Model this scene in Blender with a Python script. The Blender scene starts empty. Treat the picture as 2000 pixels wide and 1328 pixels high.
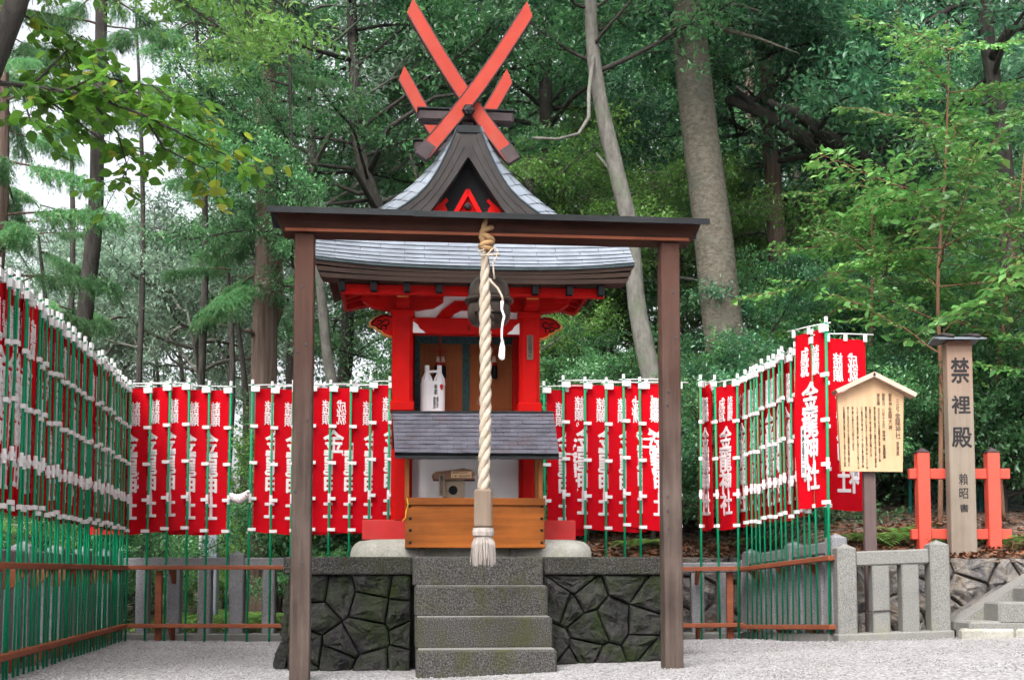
import bpy, bmesh, math, random
import numpy as np
from mathutils import Vector, Matrix, noise as mnoise
R = math.radians
random.seed(7); rng = np.random.default_rng(11)
scene = bpy.context.scene
col = scene.collection

# ---------------------------------------------------------------- camera
F, CX, CY, PITCH = 2400.0, 1000.0, 939.0, R(4.2)      # photo pixels (2000 x 1328)
CAM = Vector((0, 0, .75))
cd = bpy.data.cameras.new('camera'); cam = bpy.data.objects.new('camera', cd); col.objects.link(cam)
cd.sensor_width = 36; cd.lens = F / 2000 * 36; cd.shift_y = (CY - 664) / 2000
cd.clip_start = .05; cd.clip_end = 2000
cam.location = CAM; cam.rotation_euler = (R(90) + PITCH, 0, 0)
scene.camera = cam
# ---------------------------------------------------------------- sky, sun, exposure
SUN_EL, SUN_AZ = R(52), R(-158)       # azimuth from +Y, clockwise; the light comes over the viewer's left shoulder
world = bpy.data.worlds.new('World'); scene.world = world; world.use_nodes = True
wn = world.node_tree.nodes; wl = world.node_tree.links
sky = wn.new('ShaderNodeTexSky'); sky.sky_type = 'NISHITA'; sky.sun_disc = False
sky.sun_elevation = SUN_EL; sky.sun_rotation = SUN_AZ
sky.air_density = 1.0; sky.dust_density = 6.0; sky.ozone_density = 1.0
ov = wn.new('ShaderNodeHueSaturation'); ov.inputs['Saturation'].default_value = .22          # white overcast rather than blue
wl.new(sky.outputs[0], ov.inputs['Color']); wl.new(ov.outputs[0], wn['Background'].inputs[0]); wn['Background'].inputs[1].default_value = .15
sd = bpy.data.lights.new('sun', 'SUN'); sd.energy = 1.0; sd.angle = R(30); sd.color = (1, .97, .93)
sun = bpy.data.objects.new('sun', sd); col.objects.link(sun)
sdir = Vector((math.sin(SUN_AZ) * math.cos(SUN_EL), math.cos(SUN_AZ) * math.cos(SUN_EL), math.sin(SUN_EL)))
sun.rotation_euler = sdir.to_track_quat('Z', 'Y').to_euler()
scene.view_settings.view_transform = 'Standard'; scene.view_settings.look = 'None'
scene.view_settings.gamma = 1; scene.view_settings.use_curve_mapping = False
scene.view_settings.exposure = 1.42
scene.cycles.use_denoising = True
scene.cycles.max_bounces = 5; scene.cycles.diffuse_bounces = 3; scene.cycles.glossy_bounces = 2
scene.cycles.transmission_bounces = 3; scene.cycles.transparent_max_bounces = 8; scene.cycles.volume_bounces = 1
scene.cycles.use_adaptive_sampling = True; scene.cycles.adaptive_threshold = .035

# ---------------------------------------------------------------- pixels to places
FW = Vector((0, math.cos(PITCH), math.sin(PITCH))); UP = Vector((0, -math.sin(PITCH), math.cos(PITCH)))
def ray(px, py): return Vector(((px - CX) / F, 0, 0)) + UP * ((CY - py) / F) + FW
def W(px, py, Y):
    d = ray(px, py); return CAM + d * (Y / d.y)
def WZ(px, py, z):
    d = ray(px, py); return CAM + d * ((z - CAM.z) / d.z)
def X(px, Y): return (px - CX) * Y / F * 1.0
SO, SPHI = Vector((-.39, 10.3, 0)), R(5)              # shrine frame
RinvS = Matrix.Rotation(-SPHI, 3, 'Z')
def P(px, py, ly):
    c = RinvS @ (CAM - SO); d = RinvS @ ray(px, py)
    return c + d * ((ly - c.y) / d.y)
def sstep(a, b, x):
    t = min(1, max(0, (x - a) / (b - a))); return t * t * (3 - 2 * t)
def g(x, y):
    return .04 * max(0, min(x, 6) + .5) * min(1, max(.12, (14 - y) / 3.2))
def fbm(p, s=1): return mnoise.noise(Vector(p) * s)

# ---------------------------------------------------------------- mesh helpers
class MB:
    def __init__(self): self.v = []; self.f = []; self.smooth = False
    def quad(self, a, b, c, d):
        n = len(self.v); self.v += [a, b, c, d]; self.f.append((n, n + 1, n + 2, n + 3)); return self
    def box(self, c, s, rot=None, bev=0):
        c = Vector(c); h = Vector(s) / 2; n = len(self.v)
        pts = []
        if bev <= 0:
            for z in (-1, 1):
                for x, y in ((-1, -1), (1, -1), (1, 1), (-1, 1)): pts.append(Vector((x * h.x, y * h.y, z * h.z)))
            fs = [(3, 2, 1, 0), (4, 5, 6, 7), (0, 1, 5, 4), (1, 2, 6, 5), (2, 3, 7, 6), (3, 0, 4, 7)]
        else:
            b = min(bev, h.x * .9, h.y * .9, h.z * .9); idx = {}
            for sx in (-1, 1):
                for sy in (-1, 1):
                    for sz in (-1, 1):
                        for ax in range(3):
                            q = [sx * (h.x - b), sy * (h.y - b), sz * (h.z - b)]
                            q[ax] = (sx, sy, sz)[ax] * h[ax]
                            idx[sx, sy, sz, ax] = len(pts); pts.append(Vector(q))
            fs = []
            for ax in range(3):
                o = [i for i in range(3) if i != ax]
                for s_ in (-1, 1):
                    ring = []
                    for a, b2 in ((-1, -1), (1, -1), (1, 1), (-1, 1)):
                        k = [0, 0, 0]; k[ax] = s_; k[o[0]] = a; k[o[1]] = b2; ring.append(idx[(*k, ax)])
                    fs.append(tuple(ring))
            for ax in range(3):
                o = [i for i in range(3) if i != ax]
                for a in (-1, 1):
                    for b2 in (-1, 1):
                        r = []
                        for s_ in (-1, 1):
                            k = [0, 0, 0]; k[ax] = s_; k[o[0]] = a; k[o[1]] = b2
                            r.append((idx[(*k, o[0])], idx[(*k, o[1])]))
                        fs.append((r[0][0], r[0][1], r[1][1], r[1][0]))
            for sx in (-1, 1):
                for sy in (-1, 1):
                    for sz in (-1, 1): fs.append((idx[sx, sy, sz, 0], idx[sx, sy, sz, 1], idx[sx, sy, sz, 2]))
        if rot is not None: pts = [rot @ p for p in pts]
        self.v += [c + p for p in pts]; self.f += [tuple(n + i for i in f) for f in fs]; return self
    def bar(self, a, b, w, h, up=(0, 0, 1), bev=0):
        a, b = Vector(a), Vector(b); d = (b - a); L = d.length; x = d.normalized()
        y = Vector(up).cross(x).normalized(); z = x.cross(y)
        return self.box((a + b) / 2, (L, w, h), Matrix((x, y, z)).transposed(), bev)
    def tube(self, pts, rad, seg=8, cap=True, jit=0):
        pts = [Vector(p) for p in pts]; n0 = len(self.v); m = len(pts)
        if not hasattr(rad, '__len__'): rad = [rad] * m
        u = None
        for i, p in enumerate(pts):
            t = (pts[min(i + 1, m - 1)] - pts[max(i - 1, 0)])
            t = t.normalized() if t.length > 1e-9 else Vector((0, 0, 1))
            if u is None: u = t.cross(Vector((.3, .9, .2))).normalized()
            u = (u - t * u.dot(t)).normalized(); w = t.cross(u)
            for k in range(seg):
                a = 2 * math.pi * k / seg; r = rad[i]
                if jit: r *= 1 + jit * fbm((p.x * 2 + math.cos(a), p.y * 2 + math.sin(a), p.z * 1.5))
                self.v.append(p + u * (math.cos(a) * r) + w * (math.sin(a) * r))
        for i in range(m - 1):
            for k in range(seg):
                a, b = n0 + i * seg + k, n0 + i * seg + (k + 1) % seg
                self.f.append((a, b, b + seg, a + seg))
        if cap:
            self.f.append(tuple(range(n0 + seg - 1, n0 - 1, -1))); e = n0 + (m - 1) * seg
            self.f.append(tuple(range(e, e + seg)))
        return self
    def lathe(self, prof, c=(0, 0, 0), seg=20):           # prof: (r, z)
        c = Vector(c); n0 = len(self.v); m = len(prof)
        for r, z in prof:
            for k in range(seg):
                a = 2 * math.pi * k / seg; self.v.append(c + Vector((r * math.cos(a), r * math.sin(a), z)))
        for i in range(m - 1):
            for k in range(seg):
                a, b = n0 + i * seg + k, n0 + i * seg + (k + 1) % seg
                self.f.append((a, b, b + seg, a + seg))
        self.f.append(tuple(range(n0 + seg - 1, n0 - 1, -1))); e = n0 + (m - 1) * seg
        self.f.append(tuple(range(e, e + seg))); return self
    def prism(self, poly, y0, y1, axis='y'):              # poly in (x,z) extruded along y
        n = len(self.v); m = len(poly)
        mk = (lambda p, t: Vector((p[0], t, p[1]))) if axis == 'y' else (lambda p, t: Vector((t, p[0], p[1]))) if axis == 'x' else (lambda p, t: Vector((p[0], p[1], t)))
        self.v += [mk(p, y0) for p in poly] + [mk(p, y1) for p in poly]
        self.f.append(tuple(range(n, n + m))); self.f.append(tuple(range(n + 2 * m - 1, n + m - 1, -1)))
        for i in range(m):
            j = (i + 1) % m; self.f.append((n + i, n + m + i, n + m + j, n + j))
        return self
    def mesh(self, name, mat=None, smooth=False, off=None):
        me = bpy.data.meshes.new(name)
        o = Vector(off) if off is not None else Vector((0, 0, 0))
        me.from_pydata([tuple(Vector(p) - o) for p in self.v], [], self.f); me.validate()
        bm = bmesh.new(); bm.from_mesh(me); bmesh.ops.recalc_face_normals(bm, faces=bm.faces); bm.to_mesh(me); bm.free()
        if smooth:
            me.polygons.foreach_set('use_smooth', [True] * len(me.polygons))
        if mat: me.materials.append(mat)
        return me
    def build(self, name, mat, parent=None, smooth=False, off=None):
        return obj(name, self.mesh(name, mat, smooth, off), parent)
def obj(name, me, parent=None, loc=None, rot=None, scale=None):
    o = bpy.data.objects.new(name, me); col.objects.link(o)
    if parent: o.parent = parent
    if loc is not None: o.location = loc
    if rot is not None: o.rotation_euler = rot
    if scale is not None: o.scale = scale if hasattr(scale, '__len__') else (scale,) * 3
    return o
def tag(o, label, cat, group=None):
    o['label'] = label; o['category'] = cat
    if group: o['group'] = group
    return o
def thing(name, label, cat, loc=(0, 0, 0), rz=0, group=None):
    e = bpy.data.objects.new(name, None); col.objects.link(e); e.location = loc; e.rotation_euler = (0, 0, rz)
    e.empty_display_size = .2
    return tag(e, label, cat, group)
def np_mesh(name, v, tris, mat=None, rnd=None, midx=None, mats=None, smooth=False):
    me = bpy.data.meshes.new(name); v = np.asarray(v, np.float32); tris = np.asarray(tris, np.int32)
    me.vertices.add(len(v)); me.vertices.foreach_set('co', v.ravel())
    me.loops.add(tris.size); me.loops.foreach_set('vertex_index', tris.ravel())
    me.polygons.add(len(tris)); me.polygons.foreach_set('loop_start', np.arange(0, tris.size, 3, dtype=np.int32))
    me.polygons.foreach_set('loop_total', np.full(len(tris), 3, np.int32))
    if mats:
        for m in mats: me.materials.append(m)
    elif mat: me.materials.append(mat)
    if midx is not None: me.polygons.foreach_set('material_index', np.asarray(midx, np.int32))
    if smooth: me.polygons.foreach_set('use_smooth', np.ones(len(tris), bool))
    if rnd is not None:
        a = me.attributes.new('rnd', 'FLOAT', 'POINT'); a.data.foreach_set('value', np.asarray(rnd, np.float32))
    me.update(calc_edges=True); me.validate(); return me

# ---------------------------------------------------------------- materials
MATS = {}
def newmat(name):
    m = bpy.data.materials.new(name); m.use_nodes = True; MATS[name] = m
    nt = m.node_tree; return m, nt.nodes, nt.links, nt.nodes['Principled BSDF']
def nz(n, l, scale, detail=4, stretch=None, coord='Object', rough=.55):
    tc = n.new('ShaderNodeTexCoord'); mp = n.new('ShaderNodeMapping'); t = n.new('ShaderNodeTexNoise')
    l.new(tc.outputs[coord], mp.inputs[0]); l.new(mp.outputs[0], t.inputs['Vector'])
    if stretch: mp.inputs['Scale'].default_value = stretch
    t.inputs['Scale'].default_value = scale; t.inputs['Detail'].default_value = detail; t.inputs['Roughness'].default_value = rough
    return t.outputs['Fac']
def ramp(n, l, fac, stops):
    r = n.new('ShaderNodeValToRGB'); e = r.color_ramp.elements
    while len(e) < len(stops): e.new(.5)
    for s, (p, c) in zip(e, stops): s.position = p; s.color = (*c, 1) if len(c) == 3 else c
    l.new(fac, r.inputs[0]); return r.outputs[0]
def mix(n, l, fac, a, b, mode='MIX'):
    m = n.new('ShaderNodeMix'); m.data_type = 'RGBA'; m.blend_type = mode
    for s, v in ((m.inputs[0], fac), (m.inputs[6], a), (m.inputs[7], b)):
        if isinstance(v, (int, float)): s.default_value = v
        elif isinstance(v, tuple): s.default_value = (*v, 1)
        else: l.new(v, s)
    return m.outputs[2]
def bump(n, l, b, h, strength, dist=.01):
    k = n.new('ShaderNodeBump'); k.inputs['Strength'].default_value = strength; k.inputs['Distance'].default_value = dist
    l.new(h, k.inputs['Height']); l.new(k.outputs[0], b.inputs['Normal']); return k
def S(c, k): return tuple(min(1, x * k) for x in c)
def plain(name, c, rough=.5, var=.18, scale=6, bstr=.15, bscale=60, metal=0, spec=.18, stretch=None, dirt=None, dirt_amt=.5):
    m, n, l, b = newmat(name)
    f = nz(n, l, scale, 5, stretch)
    c1 = ramp(n, l, f, [(.3, S(c, 1 - var)), (.7, S(c, 1 + var))])
    if dirt:
        d = nz(n, l, scale * .6, 6, stretch, rough=.7)
        msk = ramp(n, l, d, [(.5, (0, 0, 0)), (.72, (dirt_amt,) * 3)])
        c1 = mix(n, l, msk, c1, dirt)
    l.new(c1, b.inputs['Base Color'])
    r = ramp(n, l, nz(n, l, scale * 2.3, 4), [(.3, (max(0, rough - .1),) * 3), (.7, (min(1, rough + .12),) * 3)])
    l.new(r, b.inputs['Roughness']); b.inputs['Metallic'].default_value = metal
    b.inputs['Specular IOR Level'].default_value = spec
    if bstr: bump(n, l, b, nz(n, l, bscale, 4, stretch), bstr, .006)
    return m
def wood(name, dark, light, axis=2, rough=.65, freq=28, bstr=.35, top=None):
    m, n, l, b = newmat(name)
    st = [1, 1, 1]; st[axis] = .06
    f = nz(n, l, freq, 6, tuple(st), rough=.65); f2 = nz(n, l, 2.2, 4, (1, 1, 1))
    c = ramp(n, l, f, [(.32, dark), (.5, tuple((a + b_) / 2 for a, b_ in zip(dark, light))), (.66, light)])
    c = mix(n, l, .45, c, ramp(n, l, f2, [(.3, S(dark, .9)), (.7, S(light, 1.1))]))
    if top:                                      # weather-worn tint on part of the height: (colour, z0, z1)
        tc = n.new('ShaderNodeTexCoord'); sp = n.new('ShaderNodeSeparateXYZ'); l.new(tc.outputs['Object'], sp.inputs[0])
        mr = n.new('ShaderNodeMapRange'); l.new(sp.outputs[2], mr.inputs[0]); mr.inputs[1].default_value = top[1]; mr.inputs[2].default_value = top[2]
        c = mix(n, l, mr.outputs[0], c, mix(n, l, .75, c, top[0]))
    l.new(c, b.inputs['Base Color']); b.inputs['Roughness'].default_value = rough
    b.inputs['Specular IOR Level'].default_value = .15
    bump(n, l, b, f, bstr, .004); return m
def stone(name, a, b_, c_, moss=None, moss_lo=.5, moss_hi=.7, sp=140, rough=.85, bstr=.5, bsc=60, big=.0, bd=.012):
    m, n, l, b = newmat(name)
    f = nz(n, l, sp, 3, rough=.7); f2 = nz(n, l, 3.5, 5)
    c = ramp(n, l, f, [(.36, a), (.5, b_), (.64, c_)])
    c = mix(n, l, .5, c, ramp(n, l, f2, [(.3, S(b_, .6)), (.7, S(c_, 1.0))]), 'MULTIPLY') if big == 0 else mix(n, l, .6, c, ramp(n, l, f2, [(.3, S(a, .8)), (.7, c_)]))
    if moss:
        mm = nz(n, l, 4.5, 8, (1, 1, .6), rough=.72)
        c = mix(n, l, ramp(n, l, mm, [(moss_lo, (0, 0, 0)), (moss_hi, (.85,) * 3)]), c, moss)
    l.new(c, b.inputs['Base Color']); b.inputs['Roughness'].default_value = rough; b.inputs['Specular IOR Level'].default_value = .15
    bump(n, l, b, nz(n, l, bsc, 6, rough=.65), bstr, bd); return m
def leafmat(name, cols, rough=.42, trans=.3, spec=.5):
    m, n, l, b = newmat(name)
    at = n.new('ShaderNodeAttribute'); at.attribute_name = 'rnd'
    oi = n.new('ShaderNodeObjectInfo')
    c = ramp(n, l, at.outputs['Fac'], [(i / (len(cols) - 1), k) for i, k in enumerate(cols)])
    hs = n.new('ShaderNodeHueSaturation'); l.new(c, hs.inputs['Color'])
    mr = n.new('ShaderNodeMapRange'); l.new(oi.outputs['Random'], mr.inputs[0]); mr.inputs[3].default_value = .62; mr.inputs[4].default_value = 1.45
    l.new(mr.outputs[0], hs.inputs['Value'])
    l.new(hs.outputs[0], b.inputs['Base Color']); b.inputs['Roughness'].default_value = rough; b.inputs['Specular IOR Level'].default_value = spec
    tr = n.new('ShaderNodeBsdfTranslucent'); l.new(mix(n, l, .5, hs.outputs[0], (.25, .5, .08), 'MIX') if trans > .49 else hs.outputs[0], tr.inputs[0])
    ms = n.new('ShaderNodeMixShader'); ms.inputs[0].default_value = trans
    l.new(b.outputs[0], ms.inputs[1]); l.new(tr.outputs[0], ms.inputs[2]); l.new(ms.outputs[0], n['Material Output'].inputs[0])
    return m

plain('vermilion', (0.4284, 0.0029, 0.0022), .6, .12, 5, .08, spec=.08, dirt=(0.2856, 0.0057, 0.0043), dirt_amt=.5)
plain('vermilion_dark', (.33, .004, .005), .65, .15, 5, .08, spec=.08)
plain('salmon_red', (0.3303, 0.0384, 0.0240), .6, .10, 4, .12, spec=.15, dirt=(0.2664, 0.1066, 0.0799), dirt_amt=.35)
plain('coral_paint', (0.5880, 0.0798, 0.0546), .6, .08, 4, .1, spec=.15, dirt=(0.3780, 0.1008, 0.0672), dirt_amt=.5)
plain('faded_red', (.46, .025, .025), .6, .15, 4, .15, dirt=(.3, .06, .05), dirt_amt=.6)
plain('white_plaster', (.84, .83, .85), .8, .05, 3, .08)
plain('white_paper', (.8, .8, .82), .75, .05, 9, .12, 30)
plain('black_paint', (.008, .008, .009), .6, .2, 8, spec=.04)
plain('black_iron', (.018, .017, .018), .4, .3, 18, .25, metal=.6)
plain('ochre', (.62, .28, .06), .6, .15)
plain('slate_roof', (0.1950, 0.2184, 0.2574), .38, .22, 7, .12, spec=.6, dirt=(0.1248, 0.1404, 0.1560), dirt_amt=.6)
plain('box_roof', (.10, .10, .125), .45, .3, 9, .2, 90, spec=.4, dirt=(.09, .06, .06), dirt_amt=.7)
plain('barge_grey', (0.0357, 0.0309, 0.0298), .6, .25, 7, .25, 50, dirt=(0.0506, 0.0476, 0.0476))
plain('eave_brown', (0.0315, 0.0180, 0.0135), .65, .25, 9, .25, 60, stretch=(0.2250, 0.7500, 0.7500))
plain('dark_metal', (0.0180, 0.0198, 0.0216), .4, .3, 6, .1, metal=.3)
plain('patina_edge', (.028, .042, .048), .5, .3, 10, .1)
plain('log_dark', (0.0490, 0.0364, 0.0385), .55, .3, 6, .25, 40, dirt=(0.0910, 0.0560, 0.0560))
plain('bronze', (0.0600, 0.0450, 0.0360), .38, .25, 6, .1, 30, metal=.55, dirt=(0.0360, 0.0360, 0.0360))
plain('rope', (0.4160, 0.3520, 0.2800), .9, .2, 20, .6, 160, dirt=(0.2800, 0.1840, 0.0960), dirt_amt=.4)
plain('rope_top', (.36, .22, .11), .9, .3, 20, .6, 160, dirt=(.18, .09, .04))
plain('fibre', (0.3360, 0.2960, 0.2720), .95, .25, 40, .5, 160, stretch=(0.8000, 0.8000, 0.0800), dirt=(0.2080, 0.1600, 0.1280))
plain('pole_green', (.0, .215, .095), .38, .12, 3, .04)
plain('white_plastic', (0.7176, 0.7176, 0.7176), .45, .06, 5, .03)
plain('banner_red', (0.4861, 0.0017, 0.0084), .85, .07, 3, .12, 260, spec=.05)
plain('banner_white', (0.7200, 0.6660, 0.6750), .75, .05, 3, .05)
plain('ink', (.022, .02, .022), .6, .3, 30, .0)
plain('red_ink', (.5, .02, .02), .6, .2, 30, .0)
plain('teal_mesh', (.02, .16, .15), .45, .1, 5, .0)
plain('teal_sheet', (.06, .17, .17), .5, .15, 3, .05)
plain('yellow_cord', (.6, .32, .03), .8, .2, 20, .3)
plain('red_cord', (.4, .02, .015), .8, .2, 20, .3)
plain('grey_metal', (.24, .26, .31), .5, .1, 2, .05)
plain('siding', (.52, .36, .30), .7, .1, 3, .1)
wood('post_wood', (0.0180, 0.0120, 0.0100), (0.1076, 0.0792, 0.0661), 2, .75, 26, .7, top=((0.0699, 0.0262, 0.0174), 1.3, 2.9))
wood('beam_wood', (0.0126, 0.0036, 0.0022), (0.0585, 0.0195, 0.0117), 0, .7, 26, .4)
wood('box_wood', (0.0822, 0.0202, 0.0025), (0.3103, 0.0916, 0.0135), 0, .5, 18, .25)
wood('box_wood_v', (.15, .05, .012), (.28, .10, .028), 2, .55, 22, .25)
wood('rail_wood', (.15, .042, .02), (.26, .08, .04), 0, .65, 20, .3)
wood('sign_wood', (0.4306, 0.2512, 0.1292), (0.5454, 0.3732, 0.2368), 2, .65, 12, .12)
wood('sign_pale', (0.4576, 0.3173, 0.2435), (0.5535, 0.4133, 0.3321), 0, .7, 14, .12)
wood('sign_post_wood', (.075, .05, .048), (.13, .095, .09), 2, .75, 22, .4)
wood('tablet_wood', (0.1566, 0.1247, 0.0957), (0.2494, 0.2088, 0.1682), 2, .75, 16, .35, top=((0.2610, 0.1566, 0.1102), 1.4, 2.2))
wood('sleeve_wood', (0.1200, 0.0825, 0.0575), (0.2000, 0.1550, 0.1200), 2, .75, 24, .3)
wood('bark_wood', (.06, .03, .02), (.2, .11, .075), 0, .85, 16, .9)
wood('blind', (.22, .055, .014), (.38, .115, .03), 2, .6, 60, .25)
def brocade():
    m, n, l, b = newmat('brocade')
    f = nz(n, l, 26, 2); c = ramp(n, l, f, [(.42, (.008, .03, .035)), (.5, (.008, .10, .10)), (.58, (.012, .035, .04))])
    l.new(c, b.inputs['Base Color']); b.inputs['Roughness'].default_value = .7
brocade()
stone('granite', (0.1187, 0.1187, 0.1266), (0.2848, 0.2848, 0.3007), (0.4352, 0.4352, 0.4510), sp=170, bstr=.25, bsc=120)
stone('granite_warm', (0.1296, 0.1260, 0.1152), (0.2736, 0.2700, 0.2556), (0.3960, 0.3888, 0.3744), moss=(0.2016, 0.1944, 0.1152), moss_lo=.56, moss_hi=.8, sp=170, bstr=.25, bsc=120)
stone('step_stone', (0.0298, 0.0281, 0.0263), (0.1062, 0.1003, 0.0952), (0.2210, 0.2125, 0.2040), moss=(0.0467, 0.0527, 0.0119), moss_lo=.47, moss_hi=.7, sp=110, bstr=.9, bsc=70, bd=.02)
stone('cap_stone', (.018, .018, .017), (.075, .072, .067), (.19, .185, .172), moss=(.03, .034, .012), moss_lo=.47, moss_hi=.72, sp=90, bstr=1, bsc=50, bd=.03)
stone('base_rock', (.22, .21, .18), (.34, .33, .29), (.45, .44, .40), moss=(.20, .21, .12), moss_lo=.5, moss_hi=.75, sp=60, bstr=.5, bsc=30, big=1)
stone('moss_rock', (0.0080, 0.0080, 0.0096), (0.0240, 0.0232, 0.0224), (0.0528, 0.0496, 0.0480), moss=(0.0176, 0.0288, 0.0056), moss_lo=.44, moss_hi=.64, sp=20, bstr=1, bsc=11, big=1, bd=.07)
stone('mortar_dark', (.006, .006, .006), (.01, .01, .01), (.014, .014, .013), sp=30)
stone('wall_rock', (.06, .062, .07), (.13, .125, .125), (.25, .22, .19), moss=(.19, .14, .09), moss_lo=.5, moss_hi=.72, sp=14, bstr=1, bsc=16, big=1, bd=.05)
stone('mortar_pale', (.22, .19, .15), (.32, .28, .22), (.4, .36, .3), sp=40)
def ground_mat(name, stops, sc, bstr, litter=None, vor=True, dist=.012):
    m, n, l, b = newmat(name)
    tc = n.new('ShaderNodeTexCoord'); v = n.new('ShaderNodeTexVoronoi'); v.inputs['Scale'].default_value = sc
    l.new(tc.outputs['Object'], v.inputs['Vector'])
    sp = n.new('ShaderNodeSeparateColor'); l.new(v.outputs['Color'], sp.inputs[0])
    c = ramp(n, l, sp.outputs[0], stops)
    f = nz(n, l, .9, 6)
    c = mix(n, l, .5, c, ramp(n, l, f, [(.3, (.62, .6, .58)), (.7, (1, 1, 1))]), 'MULTIPLY')
    if litter:
        c = mix(n, l, ramp(n, l, nz(n, l, 2.2, 8, rough=.7), [(.5, (0, 0, 0)), (.62, (1, 1, 1))]), c, litter)
    l.new(c, b.inputs['Base Color']); b.inputs['Roughness'].default_value = .9
    inv = n.new('ShaderNodeMath'); inv.operation = 'SUBTRACT'; inv.inputs[0].default_value = 1; l.new(v.outputs['Distance'], inv.inputs[1])
    bump(n, l, b, inv.outputs[0], bstr, dist)
ground_mat('gravel', [(0, (0.0939, 0.0867, 0.0853)), (.3, (0.2239, 0.2167, 0.2167)), (.7, (0.3395, 0.3287, 0.3323)), (1, (0.4768, 0.4659, 0.4696))], 62, 1)
ground_mat('forest_floor', [(0, (.025, .018, .012)), (.5, (.075, .05, .032)), (1, (.15, .105, .075))], 22, 1, litter=(.055, .085, .02))
ground_mat('litter_bank', [(0, (.03, .018, .012)), (.4, (.085, .05, .03)), (.8, (.17, .11, .08)), (1, (.30, .22, .17))], 20, 1, dist=.04)
plain('pebble_light', (0.3142, 0.3070, 0.3105), .85, .3, 60, .0)
plain('pebble_dark', (.2, .185, .18), .85, .3, 60, .0)
plain('dead_leaf', (.17, .075, .04), .8, .4, 30, .0)
leafmat('leaf_laurel', [(.045, .15, .06), (.075, .22, .085), (.115, .29, .105), (.19, .38, .12)], .34, .48, .9)
leafmat('leaf_dark', [(.032, .12, .065), (.055, .18, .09), (.085, .24, .11), (.13, .31, .125)], .36, .46, .9)
leafmat('leaf_fresh', [(.08, .19, .04), (.12, .26, .055), (.17, .33, .07), (.25, .39, .09)], .4, .45, .6)
leafmat('leaf_layer', [(.06, .20, .05), (.095, .27, .065), (.14, .34, .08), (.24, .42, .10)], .42, .4, .6)
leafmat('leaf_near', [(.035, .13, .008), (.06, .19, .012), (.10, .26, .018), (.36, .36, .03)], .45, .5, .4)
leafmat('leaf_cedar', [(.07, .20, .08), (.10, .27, .105), (.135, .33, .125), (.25, .31, .13)], .55, .4, .5)
leafmat('leaf_haze_tint', [(.15, .25, .18), (.20, .31, .22), (.25, .37, .26), (.32, .44, .31)], .45, .4, .6)  # mist over the far left trees is painted into this leaf colour
leafmat('fern_green', [(.08, .19, .04), (.12, .25, .055), (.16, .31, .07), (.22, .37, .08)], .5, .4, .4)
def bark(name, a, b_, st=(1, 1, .25), sc=12, bstr=.9, blot=None):
    m, n, l, b = newmat(name)
    f = nz(n, l, sc, 8, st, rough=.7); c = ramp(n, l, f, [(.3, a), (.7, b_)])
    if blot:
        c = mix(n, l, ramp(n, l, nz(n, l, 2.5, 7, rough=.7), [(.52, (0, 0, 0)), (.66, (.8,) * 3)]), c, blot)
    l.new(c, b.inputs['Base Color']); b.inputs['Roughness'].default_value = .9; b.inputs['Specular IOR Level'].default_value = .2
    bump(n, l, b, f, bstr, .03)
bark('bark_smooth', (.055, .048, .038), (.175, .158, .125), (1, 1, 1.6), 14, .7, blot=(.085, .088, .07))
bark('bark_dark', (.022, .02, .018), (.07, .062, .055), (1, 1, .3), 14, .9)
bark('bark_cedar', (.05, .033, .027), (.19, .135, .11), (1, 1, .05), 22, 1.0)
bark('bark_grey', (.075, .07, .062), (.2, .19, .17), (1, 1, .4), 12, .7, blot=(.11, .13, .09))
bark('twig_red', (.13, .065, .04), (.24, .13, .08), (1, 1, .3), 20, .3)
K = MATS

# ---------------------------------------------------------------- lettering (made first: each is a mesh cut from a font curve)
def text_mesh(body, size, bold=.0, ext=.001, vertical=True, line=.92, mat='ink', res=2):
    c = bpy.data.curves.new('lettering', 'FONT'); c.body = '\n'.join(body) if vertical else body
    c.size = size; c.extrude = ext; c.align_x = 'CENTER'; c.align_y = 'TOP'; c.resolution_u = res; c.space_line = line
    o = bpy.data.objects.new('lettering', c); col.objects.link(o); bpy.context.view_layer.update()
    m = bpy.data.meshes.new_from_object(o.evaluated_get(bpy.context.evaluated_depsgraph_get()))
    bpy.data.objects.remove(o); bpy.data.curves.remove(c)
    n = len(m.vertices); co = np.empty(n * 3, np.float32); m.vertices.foreach_get('co', co); co = co.reshape(-1, 3)
    co = np.stack([co[:, 0], -co[:, 2], co[:, 1]], 1)            # stand upright, facing -y
    m.materials.clear(); m.materials.append(K[mat])
    if bold:                                                     # heavier strokes: shifted copies, each a hair proud of the last
        bm = bmesh.new(); bm.from_mesh(m); src = bm.faces[:]; k0 = len(bm.verts)
        cs = [co]
        for i, (dx, dz) in enumerate(((1, 0), (-1, 0), (0, 1), (0, -1), (.7, .7), (-.7, .7), (.7, -.7), (-.7, -.7))):
            bmesh.ops.duplicate(bm, geom=bm.verts[:k0] + bm.edges[:0] + src)
            bm.verts.ensure_lookup_table(); cs.append(co * np.array([1, 1 + .03 * (i + 1), 1]) + np.array([dx * bold, 0, dz * bold]))
        bm.to_mesh(m); bm.free(); co = np.concatenate(cs).astype(np.float32)
    return m, co
def fit(m, co, w=None, h=None, at=(0, 0, 0), fn=None):
    """scale lettering to width / height, top centre at the given point"""
    co = co.copy(); lo, hi = co.min(0), co.max(0)
    co[:, 0] = (co[:, 0] - (lo[0] + hi[0]) / 2) * (w / (hi[0] - lo[0]) if w else 1)
    co[:, 2] = (co[:, 2] - hi[2]) * (h / (hi[2] - lo[2]) if h else 1)
    co += np.array(at, np.float32)
    if fn is not None: co = fn(co)
    m.vertices.foreach_set('co', co.astype(np.float32).ravel()); m.update(); return m
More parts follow.
